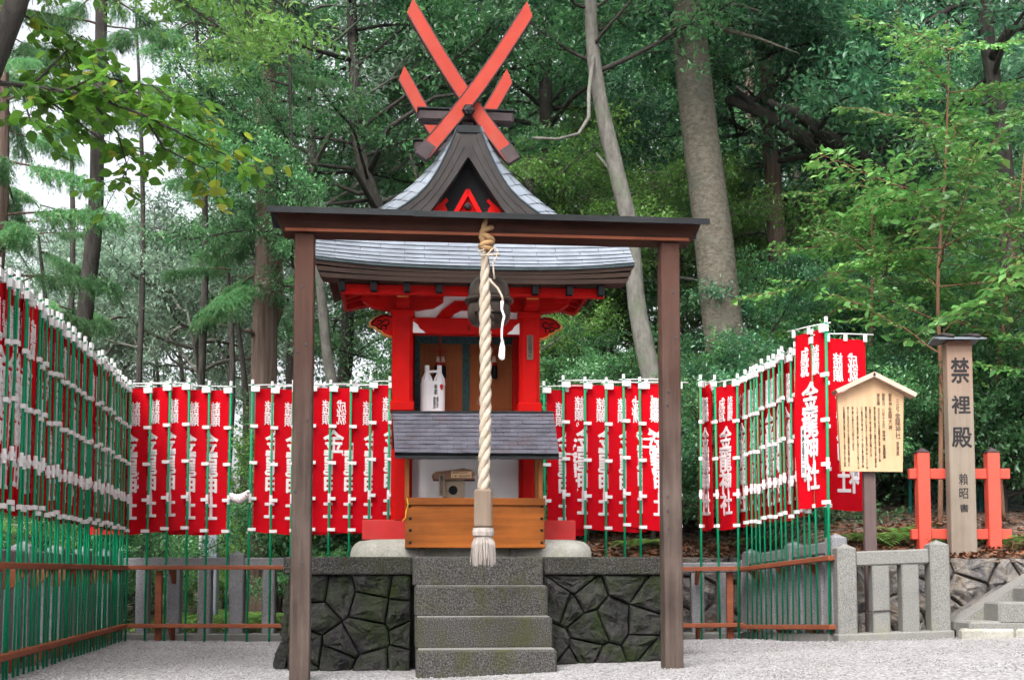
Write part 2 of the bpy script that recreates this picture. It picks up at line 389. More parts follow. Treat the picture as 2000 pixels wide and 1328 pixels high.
# ================================================================ THE SETTING
def axis_pts(fine, lo, hi, far):
    a = np.arange(lo, hi + 1e-6, fine); o = []; s = fine; x = hi
    while x < far: s *= 1.6; x += s; o.append(x)
    p = []; s = fine; x = lo
    while x > -far: s *= 1.6; x -= s; p.append(x)
    return p[::-1] + list(a) + o
def sheet(name, xs, ys, zf, mat, label=None):
    v = [(x, y, zf(x, y)) for y in ys for x in xs]; nx = len(xs)
    f = [(j * nx + i, j * nx + i + 1, (j + 1) * nx + i + 1, (j + 1) * nx + i) for j in range(len(ys) - 1) for i in range(nx - 1)]
    m = MB(); m.v = [Vector(p) for p in v]; m.f = f
    o = m.build(name, K[mat], smooth=True); o['kind'] = 'structure'; return o
sheet('ground', axis_pts(.5, -10, 10, 400), [-20, -8] + list(np.arange(-2, 18, .5)) + axis_pts(2, 18, 30, 400)[-14:],
      lambda x, y: g(x, y) + .012 * fbm((x, y, 0), 1.3), 'gravel')
# forest floor behind the fences, a little higher
sheet('forest_floor', axis_pts(1, -16, 3, 200), [13.95] + list(np.arange(14.5, 30, 1)) + [35, 45, 60, 90, 140, 220],
      lambda x, y: .06 + .09 * fbm((x, y, 3), .6) + .012 * (y - 14), 'forest_floor')
sheet('forest_floor_side', [-60, -30, -16, -10, -7, -5.6, -4.95], list(np.arange(2, 14, 1)) + [13.93],
      lambda x, y: .05 + .05 * fbm((x, y, 3), .6), 'forest_floor')
def wallY(x): return 14.35 - .1 * max(0, x) - sstep(2.95, 3.35, x) * 1.95 - .02 * max(0, x - 3.35)
def bankz(x, y):
    d = y - wallY(x)
    top = .86 * sstep(-2.2, .6, x)
    return top + (.23 * max(0, d) ** .97 if x > -1 else .23 * max(0, d) * sstep(-5, -1, x)) * sstep(-4, 1.0, x)
def T(x, y):
    if x > -3 and y > wallY(x): return max(bankz(x, y), .06 + .012 * (y - 14))
    if y > 13.9: return .06 + .012 * (y - 14)
    return g(x, y)
def bank():
    xs = list(np.arange(-4, 2.9, .25)) + list(np.arange(2.9, 3.45, .08)) + list(np.arange(3.6, 9, .3)) + [10, 12, 15, 20, 30, 45, 70]
    ds = [0, .12, .3, .5, .75, 1, 1.3, 1.7, 2.2, 3, 4, 5.5, 7, 9, 12, 16, 22, 30, 45]
    m = MB(); nx = len(xs)
    for d in ds:
        for x in xs:
            y = wallY(x) + d
            z = bankz(x, y) + min(d, 1) * (.10 * fbm((x, y, 0), 1.1) + .04 * fbm((x, y, 4), 4))
            if d == 0: z = bankz(x, y) - .02
            m.v.append(Vector((x, y, z)))
    for j in range(len(ds) - 1):
        for i in range(nx - 1): m.f.append((j * nx + i, j * nx + i + 1, (j + 1) * nx + i + 1, (j + 1) * nx + i))
    o = m.build('bank', K['litter_bank'], smooth=True); o['kind'] = 'structure'
bank()
# loose stones on the gravel: too many to count
def pebbles(name, n, mat, r0, r1, seed, region):
    r = np.random.default_rng(seed); x0, x1, y0, y1 = region
    u = np.sqrt(r.uniform(y0 ** 2, y1 ** 2, n)) if y0 > 0 else r.uniform(y0, y1, n)
    p = np.stack([r.uniform(x0, x1, n), r.uniform(y0, y1, n)], 1)
    p = p[[not (-1.9 < a + .05 < 1.4 and 9.0 < b < 12.4) for a, b in p]]; n = len(p)
    z = np.array([g(a, b) + .012 * fbm((a, b, 0), 1.3) for a, b in p])
    base = np.array([(1, 0, 0), (-1, 0, 0), (0, 1, 0), (0, -1, 0), (0, 0, 1), (0, 0, -1)], np.float32)
    tri = np.array([(0, 2, 4), (2, 1, 4), (1, 3, 4), (3, 0, 4), (2, 0, 5), (1, 2, 5), (3, 1, 5), (0, 3, 5)])
    s = r.uniform(r0, r1, (n, 1, 1)) * r.uniform(.6, 1.3, (n, 6, 1)); a = r.uniform(0, 6.28, n)
    b = base[None] * s * np.array([1, .8, .55]); c, si = np.cos(a)[:, None], np.sin(a)[:, None]
    v = np.stack([b[..., 0] * c - b[..., 1] * si + p[:, :1], b[..., 0] * si + b[..., 1] * c + p[:, 1:], b[..., 2] + z[:, None] + r0 * .3], 2)
    t = (tri[None] + (np.arange(n) * 6)[:, None, None]).reshape(-1, 3)
    o = obj(name, np_mesh(name, v.reshape(-1, 3), t, K[mat])); o['kind'] = 'stuff'
    return o
o = pebbles('light_gravel', 26000, 'pebble_light', .006, .013, 3, (-5, 5.5, 7.6, 13.6)); tag(o, 'pale loose gravel covering the shrine yard', 'gravel')
o = pebbles('dark_gravel', 15000, 'pebble_dark', .005, .011, 4, (-5, 5.5, 7.6, 13.6)); tag(o, 'darker grey grains among the pale yard gravel', 'gravel')
# dry leaves on the bank
def leaf_litter():
    r = np.random.default_rng(9); vs = []; ts = []
    for i in range(6500):
        x = r.uniform(-.5, 9); d = abs(r.normal(0, 1.1)) + .02; y = wallY(x) + d
        if 2.9 < x < 3.4: continue
        z = bankz(x, y) + min(d, 1) * (.10 * fbm((x, y, 0), 1.1) + .04 * fbm((x, y, 4), 4)) + .012
        a = r.uniform(0, 6.28); L = r.uniform(.025, .06); t1 = r.uniform(-.6, .6, 2)
        dx, dy = math.cos(a) * L, math.sin(a) * L; n = len(vs)
        vs += [(x - dx, y - dy, z - t1[0] * .02), (x - dy * .4, y + dx * .4, z + .012 + t1[1] * .02), (x + dx, y + dy, z + t1[0] * .03), (x + dy * .4, y - dx * .4, z + .012 - t1[1] * .02)]
        ts += [(n, n + 1, n + 2), (n, n + 2, n + 3)]
    o = obj('leaf_litter', np_mesh('leaf_litter', vs, ts, K['dead_leaf'])); o['kind'] = 'stuff'
    tag(o, 'brown dry leaves lying on the earth bank', 'leaf litter')
leaf_litter()

# ================================================================ stones fitted in a wall
def clip(poly, nx, ny, d):
    out = []
    for i in range(len(poly)):
        a, b = poly[i], poly[(i + 1) % len(poly)]; da, db = a[0] * nx + a[1] * ny - d, b[0] * nx + b[1] * ny - d
        if da <= 0: out.append(a)
        if da * db < 0: t = da / (da - db); out.append((a[0] + (b[0] - a[0]) * t, a[1] + (b[1] - a[1]) * t))
    return out
def voro(w, h, nx, ny, seed, jit=.36):
    r = random.Random(seed); pts = []
    for j in range(ny):
        for i in range(nx):
            pts.append(((i + .5 + (.25 if j % 2 else -.25) + r.uniform(-jit, jit)) * w / nx, (j + .5 + r.uniform(-jit, jit) * .8) * h / ny))
    cells = []
    for i, p in enumerate(pts):
        c = [(0, 0), (w, 0), (w, h), (0, h)]
        for k, q in enumerate(pts):
            if k != i:
                nx_, ny_ = q[0] - p[0], q[1] - p[1]; mx, my = (p[0] + q[0]) / 2, (p[1] + q[1]) / 2
                c = clip(c, nx_, ny_, nx_ * mx + ny_ * my)
                if len(c) < 3: break
        if len(c) >= 3: cells.append(c)
    return cells
def rock(cell, fn, proud, seed, gap=.006):
    """one fitted stone: fn(u, v, out) -> point"""
    cx = sum(p[0] for p in cell) / len(cell); cy = sum(p[1] for p in cell) / len(cell)
    ring = []
    for i in range(len(cell)):
        a, b = cell[i], cell[(i + 1) % len(cell)]; L = math.dist(a, b); k = max(1, round(L / .09))
        for j in range(k): ring.append((a[0] + (b[0] - a[0]) * j / k, a[1] + (b[1] - a[1]) * j / k))
    m = MB(); n = len(ring); rr = random.Random(seed); tx, ty = rr.uniform(-.16, .16), rr.uniform(-.16, .16)
    def lay(s, out, nzs):
        for (u, v) in ring:
            du, dv = u - cx, v - cy; L = math.hypot(du, dv) or 1e-6; k = max(.05, (L * s - gap) / L)
            q = (cx + du * k, cy + dv * k); w = nzs * (fbm((q[0] * 9 + seed, q[1] * 9, seed * .7)) + .5 * fbm((q[0] * 22 + seed, q[1] * 22, seed)))
            m.v.append(fn(q[0], q[1], out + w + (du * tx + dv * ty) * (out > 0) * s))
    lay(1, -.05, 0); lay(1, proud * .3, .012); lay(.9, proud * .85, .03); lay(.66, proud * 1.05, .055); lay(.33, proud * 1.2, .06)
    for j in range(4):
        for i in range(n): a, b = j * n + i, j * n + (i + 1) % n; m.f.append((a, b, b + n, a + n))
    m.v.append(fn(cx, cy, proud * 1.2)); 
    for i in range(n): m.f.append((4 * n + i, 4 * n + (i + 1) % n, 5 * n))
    return m
# ---------------------------------------------------------------- stone platform under the shrine
plat = thing('stone_platform', 'dark mossy rubble stone platform with granite coping under the red shrine', 'platform', SO, SPHI)
FY = -.80
xl, xr = P(553, 1100, FY).x, P(1316, 1100, FY).x
ztop, zcap = P(934, 1087, FY).z, P(934, 1122, FY).z
sx0, sx1 = P(806, 1100, -.85).x, P(1061, 1100, -.85).x
BY = 1.75
MB().box(((xl + xr) / 2, (FY + BY) / 2 + .03, zcap / 2 - .1), (xr - xl - .13, BY - FY - .16, zcap + .2 - .004)).build('core', K['mortar_dark'], plat)
MB().box(((xl + xr) / 2, (FY + BY) / 2 + .12, (ztop + zcap) / 2 - .006), (xr - xl - .5, BY - FY - .5, ztop - zcap - .012)).build('paving', K['base_rock'], plat)
def cap(x0, x1, y0, y1): MB().box(((x0 + x1) / 2, (y0 + y1) / 2, (ztop + zcap) / 2), (x1 - x0 - .004, y1 - y0 - .004, ztop - zcap), bev=.012).build('coping_stone', K['cap_stone'], plat)
cap(xl, sx0 - .005, FY, FY + .32); cap(sx1 + .005, xr, FY, FY + .32)
for k in range(3):
    a, b = FY + .32 + k * .75, FY + .32 + (k + 1) * .75
    cap(xl, xl + .3, a, min(b, BY)); cap(xr - .3, xr, a, min(b, BY))
cap(xl + .3, (xl + xr) / 2, BY - .3, BY); cap((xl + xr) / 2, xr - .3, BY - .3, BY)
def batter(v): return .11 * max(0, 1 - v / zcap) ** 1.3
sd_ = 1
for (x0, x1, n, k) in ((xl + .04, sx0 - .01, 4, 4), (sx1 + .01, xr - .04, 4, 4)):
    for c in voro(x1 - x0, zcap + .06, n, k, 43 + int(x0 * 7), .62):
        sd_ += 1; rock(c, lambda u, v, o: Vector((x0 + u, FY + .06 - batter(v) - o, v - .06)), .035, sd_).build('rock', K['moss_rock'], plat)
for c in voro(BY - FY - .1, zcap + .06, 6, 3, 77):
    sd_ += 1; rock(c, lambda u, v, o: Vector((xl + .07 - batter(v) * 1.1 - o, FY + .05 + u, v - .06)), .035, sd_).build('rock', K['moss_rock'], plat)
for c in voro(BY - FY - .1, zcap - .02, 6, 3, 78):
    sd_ += 1; rock(c, lambda u, v, o: Vector((xr - .07 + batter(v) + o, FY + .05 + u, v + .02)), .035, sd_).build('rock', K['moss_rock'], plat)
# ---------------------------------------------------------------- steps
steps = thing('stone_steps', 'four granite steps with mossy risers leading up to the shrine platform', 'steps', SO, SPHI)
sl = [(-1.53, 813, 1088, 1269), (-1.30, 811, 1079, 1205), (-1.07, 810, 1070, 1144), (-.85, 806, 1061, 1086.5)]
zb = -.1
for i, (ly, a, b, yt) in enumerate(sl):
    zt = P(934, yt, ly).z; xa, xb = P(a, yt, ly).x, P(b, yt, ly).x
    m = MB().box(((xa + xb) / 2, (ly - .42) / 2, (zt + zb) / 2), (xb - xa, -.42 - ly, zt - zb), bev=.014)
    so = m.build('step', K['step_stone'], steps)
    if i < 3: MB().box(((xa + xb) / 2, ly + .13, zt + .001), (xb - xa - .03, .21, .006)).build('worn_lit_tread', K['granite_warm'], so)  # pale wear and sky light on the tread, both put into this colour
    zb = zt - .004 if i < 3 else zt
# natural foundation stone under the sill
def slab():
    m = MB(); x0, x1 = P(684, 1068, -.1).x, P(1160, 1068, -.1).x; z0, z1 = ztop - .004, P(900, 1053, -.15).z
    nu, nv = 48, 7
    for j in range(nv):
        a = math.pi / 2 * j / (nv - 1)
        for i in range(nu):
            t = 2 * math.pi * i / nu; c, s = math.cos(t), math.sin(t)
            rx = (x1 - x0) / 2 * math.copysign(abs(c) ** .45, c); ry = .95 * math.copysign(abs(s) ** .35, s)
            k = math.cos(a) ** .35 if j < nv - 1 else .0
            k = [1, 1.0, .99, .97, .94, .88, 0][j]; z = z0 + (z1 - z0) * [0, .3, .55, .75, .9, .99, 1.0][j]
            n_ = 1 + .025 * fbm((c * 2, s * 2, z * 3))
            m.v.append(Vector(((x0 + x1) / 2 + rx * k * n_, .55 + ry * k * n_, z + .008 * fbm((rx * 3, ry * 3, 1)))))
    for j in range(nv - 1):
        for i in range(nu): a, b = j * nu + i, j * nu + (i + 1) % nu; m.f.append((a, b, b + nu, a + nu))
    m.build('slab', K['base_rock'], t_, smooth=True)
t_ = thing('foundation_stone', 'broad rounded pale stone slab beneath the red sill beams', 'stone', SO, SPHI); slab()
BASEZ = P(900, 1053, -.15).z
# ================================================================ THE SHRINE
sh = thing('red_shrine', 'small vermilion shrine with curved grey roof and crossed finials', 'shrine', SO, SPHI)
def B(name, x0, x1, y0, y1, z0, z1, mat, par=sh, bev=.006):
    return MB().box(((x0 + x1) / 2, (y0 + y1) / 2, (z0 + z1) / 2), (abs(x1 - x0), abs(y1 - y0), abs(z1 - z0)), bev=bev).build(name, K[mat], par)
pz = lambda y, ly=0: P(915, y, ly).z
pxl = lambda x, ly=0, y=800: P(x, y, ly).x
HW = .535                                               # half distance of the pillars
zs0, zs1 = BASEZ - .004, pz(1016)                       # sill
zb0, zb1 = pz(655), pz(624)                             # head beam
B('sill_beam', pxl(710), pxl(1121), -.08, .09, zs0, zs1, 'faded_red')
B('sill_beam', pxl(720, .95) + .03, pxl(1118, .95) + .03, 1.12, 1.28, zs0, zs1, 'faded_red')
for s in (-1, 1): B('sill_beam', s * HW - .075, s * HW + .075, .094, 1.116, zs0 + .01, zs1 - .012, 'faded_red')
def pillar(x, y, w, z0, z1):
    h = w / 2; c = w * .17
    poly = [(-h + c, -h), (h - c, -h), (h, -h + c), (h, h - c), (h - c, h), (-h + c, h), (-h, h - c), (-h, -h + c)]
    MB().prism([(x + a, y + b) for a, b in poly], z0, z1, 'z').build('pillar', K['vermilion'], sh)
for s in (-1, 1):
    pillar(s * HW, 0, .172, zs1 + .001, zb1 + .004); pillar(s * HW, 1.2, .16, zs1 + .001, pz(560))
    pillar(s * (HW + .02), .52, .15, zs1 + .012, pz(560))
    # lower collar on the pillar, seen above the little roof
    B('collar', s * HW - .1, s * HW + .1, -.1, .1, pz(806), pz(788), 'vermilion')
# walls
DY = .5
B('white_panel', -HW + .075, HW - .075, .03, .06, zs1 + .003, pz(884, .05), 'white_plaster', bev=0)
zfl = pz(828, .3)
B('floor_board', -HW + .09, HW - .09, .03, DY, zfl - .09, zfl - .005, 'vermilion')
for s in (-1, 1):
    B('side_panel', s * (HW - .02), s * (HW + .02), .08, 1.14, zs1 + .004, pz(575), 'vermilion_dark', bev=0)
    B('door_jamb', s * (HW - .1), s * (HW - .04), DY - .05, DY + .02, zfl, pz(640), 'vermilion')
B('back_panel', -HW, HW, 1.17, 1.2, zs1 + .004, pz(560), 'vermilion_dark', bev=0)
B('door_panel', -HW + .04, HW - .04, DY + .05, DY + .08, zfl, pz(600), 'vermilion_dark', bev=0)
# brocade edged blinds hung in the doorway
bx = [pxl(810, DY), pxl(820, DY), pxl(903, DY), pxl(917, DY), pxl(1003, DY), pxl(1012, DY)]
zt0, zt1 = pz(672, DY), pz(648, DY)
bt = MB().box(((bx[0] + bx[5]) / 2, DY + .005, (zt0 + zt1) / 2), (bx[5] - bx[0], .02, zt1 - zt0)).build('brocade_band', K['brocade'], sh)
for a, b in ((0, 1), (2, 3), (4, 5)): B('brocade_band', bx[a], bx[b], DY - .005, DY + .013, zfl, zt0 - .001, 'brocade', bev=0)
for a, b in ((1, 2), (3, 4)):
    o = B('blind', bx[a] + .001, bx[b] - .001, DY + .004, DY + .014, zfl, zt0 - .001, 'blind', bev=0)
    m = MB(); z = zfl + .02
    while z < zt0: m.box(((bx[a] + bx[b]) / 2, DY + .003, z), (bx[b] - bx[a] - .006, .006, .0035)); z += .018
    m.build('blind_stitching', K['box_wood_v'], o)
# head beam with carved noses and white spandrels
B('head_beam', -HW - .02, HW + .02, -.055, .055, zb0, zb1, 'vermilion')
def nose(s):
    zc = (zb0 + zb1) / 2; x0 = HW + .085
    out = [(0, .075), (.05, .09), (.10, .085), (.145, .06), (.185, .02), (.178, -.005), (.14, -.012), (.125, -.035), (.09, -.045), (.07, -.07), (.03, -.085), (0, -.09)]
    nb = MB().prism([(s * (x0 + a), zc + b) for a, b in out], -.045, .045).build('beam_nose', K['vermilion'], sh)
    m = MB().prism([(s * (x0 + a * 1.06 + .004), zc + b * 1.06 - .004) for a, b in out], -.038, .038); m.build('nose_edge', K['ochre'], nb)
    ln = MB()
    def curl(cx, cz, r, a0, a1): ln.tube([(s * (x0 + cx + r * math.cos(a0 + (a1 - a0) * i / 9)), -.048, zc + cz + r * math.sin(a0 + (a1 - a0) * i / 9)) for i in range(10)], .006, 5)
    curl(.055, .02, .025, 0, 5); curl(.075, -.025, .022, -1, 4); curl(.11, .02, .018, .5, 5.5)
    ln.tube([(s * (x0 + a * .93), -.047, zc + b * .88) for a, b in out[:9]], .0065, 5)
    ln.build('painted_scroll', K['black_paint'], nb)
    sx = HW - .086
    sp = [(0, 0), (-.105, 0), (-.085, .02), (-.06, .035), (-.04, .07), (-.012, .09), (0, .095)]
    MB().prism([(s * (sx + a), zb0 - .001 + b + .004) for a, b in sp], -.062, -.0555).build('white_spandrel', K['white_plaster'], sh)
nose(-1); nose(1)
MB().box((.02, -.056, zb0 + .05), (.012, .006, .04)).build('nail_mark', K['black_paint'], sh)
# bracket sets above the beam, frog-leg strut and white infill
ze = pz(577, -.05)                                      # underside of the purlin
B('infill_panel', -HW, HW, .0, .02, zb1 + .002, ze + .12, 'white_plaster', bev=0)
for s in (-1, 1):
    x = s * HW
    bl = MB(); bl.box((x, 0, zb1 + .035), (.2, .2, .05), bev=.01); bl.prism([(x - .075, zb1), (x + .075, zb1), (x + .1, zb1 + .012), (x - .1, zb1 + .012)], -.09, .09)
    bl.build('bracket_block', K['vermilion'], sh)
    B('bracket_arm', x - .055, x + .055, -.32, .1, zb1 + .062, zb1 + .15, 'vermilion')
    arm = [(x - .34, ze - .01), (x - .34, ze - .06), (x - .26, zb1 + .085), (x - .12, zb1 + .062), (x + .12, zb1 + .062), (x + .26, zb1 + .085), (x + .34, ze - .06), (x + .34, ze - .01)]
    MB().prism(arm, -.05, .05).build('bracket_arm', K['vermilion'], sh)
    for dx in (-.28, 0, .28): B('bearing_block', x + dx - .06, x + dx + .06, -.075, .075, ze - .05, ze + .02, 'vermilion')
    B('gilt_face', x - .048, x + .048, -.325, -.3205, zb1 + .11, zb1 + .145, 'ochre', bev=0)
    B('bearing_block', x - .07, x + .07, -.34, -.22, zb1 + .152, zb1 + .215, 'vermilion')
fr = [(-.26, zb1), (-.13, zb1), (-.10, zb1 + .04), (-.04, zb1 + .07), (.04, zb1 + .07), (.10, zb1 + .04), (.13, zb1), (.26, zb1), (.2, zb1 + .07), (.1, zb1 + .15), (-.1, zb1 + .15), (-.2, zb1 + .07)]
MB().prism([(a, b + .002) for a, b in fr], -.03, -.002).build('frog_leg_strut', K['vermilion'], sh)
B('purlin', -1.02, 1.02, -.06, .06, ze + .021, ze + .11, 'vermilion')
B('purlin', -.98, .98, -.335, -.225, zb1 + .217, zb1 + .30, 'vermilion')
# ---------------------------------------------------------------- front canopy roof
EY, BYK = -.62, -.06                                    # eave and upper edge
kc = (pxl(612, EY, 512) + pxl(1240, EY, 512)) / 2; kw = (pxl(1240, EY, 512) - pxl(612, EY, 512)) / 2
ez = P(926, 523, EY).z; eb = P(926, 549, EY).z
lift = lambda x, t: (.060 * abs((x - kc) / kw) ** 2.6) * (1 - .75 * t)
def kroof(x, t, up=0):                                  # t 0 eave .. 1 top
    z = ez + .50 * t ** 1.12 + lift(x, t)
    n_ = Vector((0, -.62, .78)); return Vector((x, EY + (BYK - EY) * t, z)) + n_ * up
kr = MB(); nxk = 20
for t in (0, .33, .66, 1):
    for i in range(nxk + 1): kr.v.append(kroof(kc - kw + 2 * kw * i / nxk, t, -.012))
for j in range(3):
    for i in range(nxk): a = j * (nxk + 1) + i; kr.f.append((a, a + 1, a + nxk + 2, a + nxk + 1))
can = kr.build('canopy_roof', K['patina_edge'], sh, smooth=True)
def shingle(fn, u0, u1, t0, t1, th, lap, nu=3):
    m = MB(); 
    for (t, o0) in ((t0, th), (t1, th * .35)):
        for i in range(nu + 1): m.v.append(fn(u0 + (u1 - u0) * i / nu, t, o0 + lap))
    for i in range(nu + 1): m.v.append(fn(u0 + (u1 - u0) * i / nu, t0 + (t1 - t0) * .3, -.005))     # butt undercut
    k = nu + 1
    for i in range(nu): m.f += [(i, i + 1, k + i + 1, k + i), (2 * k + i, 2 * k + i + 1, i + 1, i)]
    for a, b, c in ((0, k, 2 * k), (nu, k + nu, 2 * k + nu)): m.f.append((a, b, c))
    return m
rr = random.Random(3); NR = 10
for r in range(NR):
    t0, t1 = r / NR, (r + 1.25) / NR; x = kc - kw + (.0 if r % 2 else -.2); st = .36
    while x < kc + kw - .01:
        a, b = max(x, kc - kw), min(x + st, kc + kw)
        if b - a > .02: shingle(kroof, a + .0018, b - .0018, t0, min(t1, 1), .013 + rr.uniform(0, .004), .001, 4).build('roof_shingle', K['slate_roof'], can)
        x += st
# layered eave edge, three boards stepping inwards
for k in range(3):
    m = MB(); za, zb_ = (ez - (ez - eb) * k / 3 - .013), (ez - (ez - eb) * (k + 1) / 3 - .013); n = 24
    for i in range(n + 1):
        f = -1 + 2 * i / n
        for (z, ins, y) in ((za, .022 * k, EY + .006 + .006 * k), (zb_ + .002, .022 * (k + 1), EY + .010 + .006 * k), (zb_ + .002, .022 * (k + 1), EY + .2), (za, .022 * k, EY + .2)):
            x = kc + f * (kw - ins); m.v.append(Vector((x, y, z + lift(x, 0) * (1 - .25 * k))))
    for i in range(n):
        for q in range(4): a, b = i * 4 + q, i * 4 + (q + 1) % 4; m.f.append((a, b, b + 4, a + 4))
    m.f += [(0, 1, 2, 3), (4 * n + 3, 4 * n + 2, 4 * n + 1, 4 * n)]
    m.build('eave_board', K['eave_brown'], sh)
m = MB()
for i in range(25):
    x = kc - kw + 2 * kw * i / 24
    for (dy, dz) in ((-.004, .006), (-.006, -.014), (.02, -.014), (.02, .004)): m.v.append(Vector((x, EY + dy, ez + lift(x, 0) + dz)))
for i in range(24):
    for q in range(4): a, b = i * 4 + q, i * 4 + (q + 1) % 4; m.f.append((a, b, b + 4, a + 4))
m.f += [(0, 1, 2, 3), (99, 98, 97, 96)]
m.build('copper_edge', K['patina_edge'], sh)
# canopy soffit and rafters with black shod ends
sof = MB()
for y, z in ((EY + .2, eb + .012), (.3, eb + .34)):
    for x in (-1.12, 1.12): sof.v.append(Vector((x + kc, y, z)))
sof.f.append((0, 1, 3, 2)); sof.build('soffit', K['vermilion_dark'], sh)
for px in (668, 730, 795, 858, 921, 984, 1045, 1112, 1173):
    x = P(px, 562, EY + .1).x; z1 = eb - .004; h = .072
    a, b = Vector((x, EY + .12, z1 - h / 2)), Vector((x, .3, z1 + .30))
    r_ = MB().bar(a, b, .046, h, bev=.004).build('rafter', K['vermilion'], sh)
    d = (b - a).normalized(); MB().bar(a - d * .012, a + d * .03, .05, h + .005).build('end_cap', K['black_paint'], r_)
    MB().box((x, EY + .05, z1 - .035), (.05, .015, .085)).build('end_plate', K['black_paint'], r_)
B('eave_purlin', -1.06 + kc, 1.06 + kc, EY + .14, EY + .2, eb - .085, eb - .008, 'vermilion')
# ---------------------------------------------------------------- main gabled roof
GY = .02                                                # front of the barge boards
axp = P(915, 247, GY)
sil = [(890, 249), (880, 277), (868, 298), (845, 326), (820, 350), (794, 373), (762, 397), (729, 418), (690, 441), (650, 463)]
sil3 = [P(x, y, .3) for x, y in sil]; rx = P(915, 247, .3).x
prof = [(rx - p.x, p.z) for p in sil3[:-1]] + [(1.12, 3.57), (1.27, 3.475)]                  # half-width, z
def prof_at(t):
    f = t * (len(prof) - 1); i = min(int(f), len(prof) - 2); k = f - i
    return prof[i][0] + (prof[i + 1][0] - prof[i][0]) * k, prof[i][1] + (prof[i + 1][1] - prof[i][1]) * k
out_px = [(892, 248), (888, 262), (880, 283), (868, 308), (854, 335), (836, 362), (814, 384), (790, 401), (766, 417), (735, 434), (700, 450)]
inn_px = [(915.5, 304), (908, 315), (900, 327), (890, 343), (878, 360), (866, 377), (854, 394), (842, 410), (832, 422), (815, 440), (800, 455)]
out3 = [P(x, y, GY) for x, y in out_px]; inn3 = [P(x, y, GY) for x, y in inn_px]
YB = 1.6
for s in (-1, 1):
    # roof plane
    m = MB(); NT = 18
    for y in (.28, YB):
        for i in range(NT + 1): w, z = prof_at(i / NT); m.v.append(Vector((rx + s * w, y, z)))
    for y in (.28, YB):
        for i in range(NT + 1): w, z = prof_at(i / NT); m.v.append(Vector((rx + s * (w * .97 - .0), y, z - .13)))
    k = NT + 1
    for i in range(NT): m.f += [(i, i + 1, k + i + 1, k + i), (2 * k + i, 2 * k + i + 1, 3 * k + i + 1, 3 * k + i), (i, 2 * k + i, 2 * k + i + 1, i + 1), (k + i, k + i + 1, 3 * k + i + 1, 3 * k + i)]
    m.f.append((NT, 2 * k + NT, 3 * k + NT, k + NT))
    mr = m.build('roof_slope', K['eave_brown'], sh)
    # shingles of the main slope
    NS = 16
    def slope_fn(u, t, up):
        w, z = prof_at(1 - t); w2, z2 = prof_at(min(1, 1 - t + .03)); w1, z1 = prof_at(max(0, 1 - t - .03))
        n_ = Vector((s * -(z2 - z1), 0, (w2 - w1))).normalized()
        if n_.z < 0: n_ = -n_
        return Vector((rx + s * w, u, z)) + n_ * up
    for r in range(NS):
        y = .28 - (.12 if r % 2 else 0)
        while y < YB - .02:
            a, b = max(.28, y), min(YB, y + .31)
            if b - a > .03: shingle(slope_fn, a + .0015, b - .0015, r / NS, min(1, (r + 1.2) / NS), .009, .001, 1).build('roof_shingle', K['slate_roof'], mr)
            y += .31
    # rounded verge between slope and barge board
    def verge_fn(u, t, up):
        f = (1 - t) * (len(out3) - 1); i = min(int(f), len(out3) - 2); q = out3[i].lerp(out3[i + 1], f - i)
        qa = Vector((axp.x + s * (axp.x - q.x), GY + .004, q.z)); w, z = prof_at((1 - t) * .92 + .0)
        qb = Vector((rx + s * w, .29, z))
        bul = math.sin(math.pi * u) * .03
        return qa.lerp(qb, u) + Vector((s * .5, -.5, .7)) * (bul + up)
    vb = MB()
    for t in np.linspace(0, 1, 14):
        for u in (0, .33, .66, 1): vb.v.append(verge_fn(u, t, -.006))
    for i in range(13):
        for j in range(3): a = i * 4 + j; vb.f.append((a, a + 1, a + 5, a + 4))
    vo = vb.build('verge', K['patina_edge'], sh, smooth=True)
    NV = 12
    for r in range(NV):
        cut = [0, .52, 1] if r % 2 else [0, .3, .8, 1]
        for a, b in zip(cut[:-1], cut[1:]): shingle(verge_fn, a + .02, b - .02, r / NV, min(1, (r + 1.12) / NV), .013, .0, 2).build('roof_shingle', K['slate_roof'], vo)
    # barge board: three curved layers
    for k in range(3):
        m = MB(); n = len(out3)
        for i in range(n):
            a, b = out3[i], inn3[i]; p0 = a.lerp(b, k / 3 + (.006 if k else 0)); p1 = a.lerp(b, (k + 1) / 3)
            for p, y in ((p0, GY + .005 * k), (p1, GY + .005 * k), (p1, GY + .17), (p0, GY + .17)):
                m.v.append(Vector((axp.x + s * (axp.x - p.x) + s * .0006, y, p.z)))
        for i in range(n - 1):
            for q in range(4): a, b = i * 4 + q, i * 4 + (q + 1) % 4; m.f.append((a, b, b + 4, a + 4))
        e = 4 * (n - 1); m.f += [(0, 1, 2, 3), (e + 3, e + 2, e + 1, e)]
        bb = m.build('barge_board', K['barge_grey'], sh)
        if k == 0:
            ed = MB(); ed.tube([Vector((axp.x + s * (axp.x - p.x), GY + .002, p.z + .004)) for p in out3], .009, 6)
            ed.build('copper_edge', K['patina_edge'], bb, smooth=True)
    # side soffit, rafters and red boards under the main eave
    w, z = prof_at(1)
    m = MB(); zz = z - .14
    for y in (.1, YB - .03):
        m.v += [Vector((rx + s * (w - .13), y, zz)), Vector((rx + s * .45, y, zz + .22))]
    m.f.append((0, 1, 3, 2)); m.build('soffit', K['vermilion'], sh)
    MB().bar((rx + s * (w - .15), .0, zz - .035), (rx + s * (w - .15), YB - .04, zz - .035), .03, .07).build('eave_board', K['vermilion'], sh)
    MB().bar((rx + s * (w - .16), YB - .07, zz - .05), (rx + s * .5, YB - .07, zz + .10), .05, .12, up=(0, 1, 0)).build('verge_board', K['vermilion'], sh)
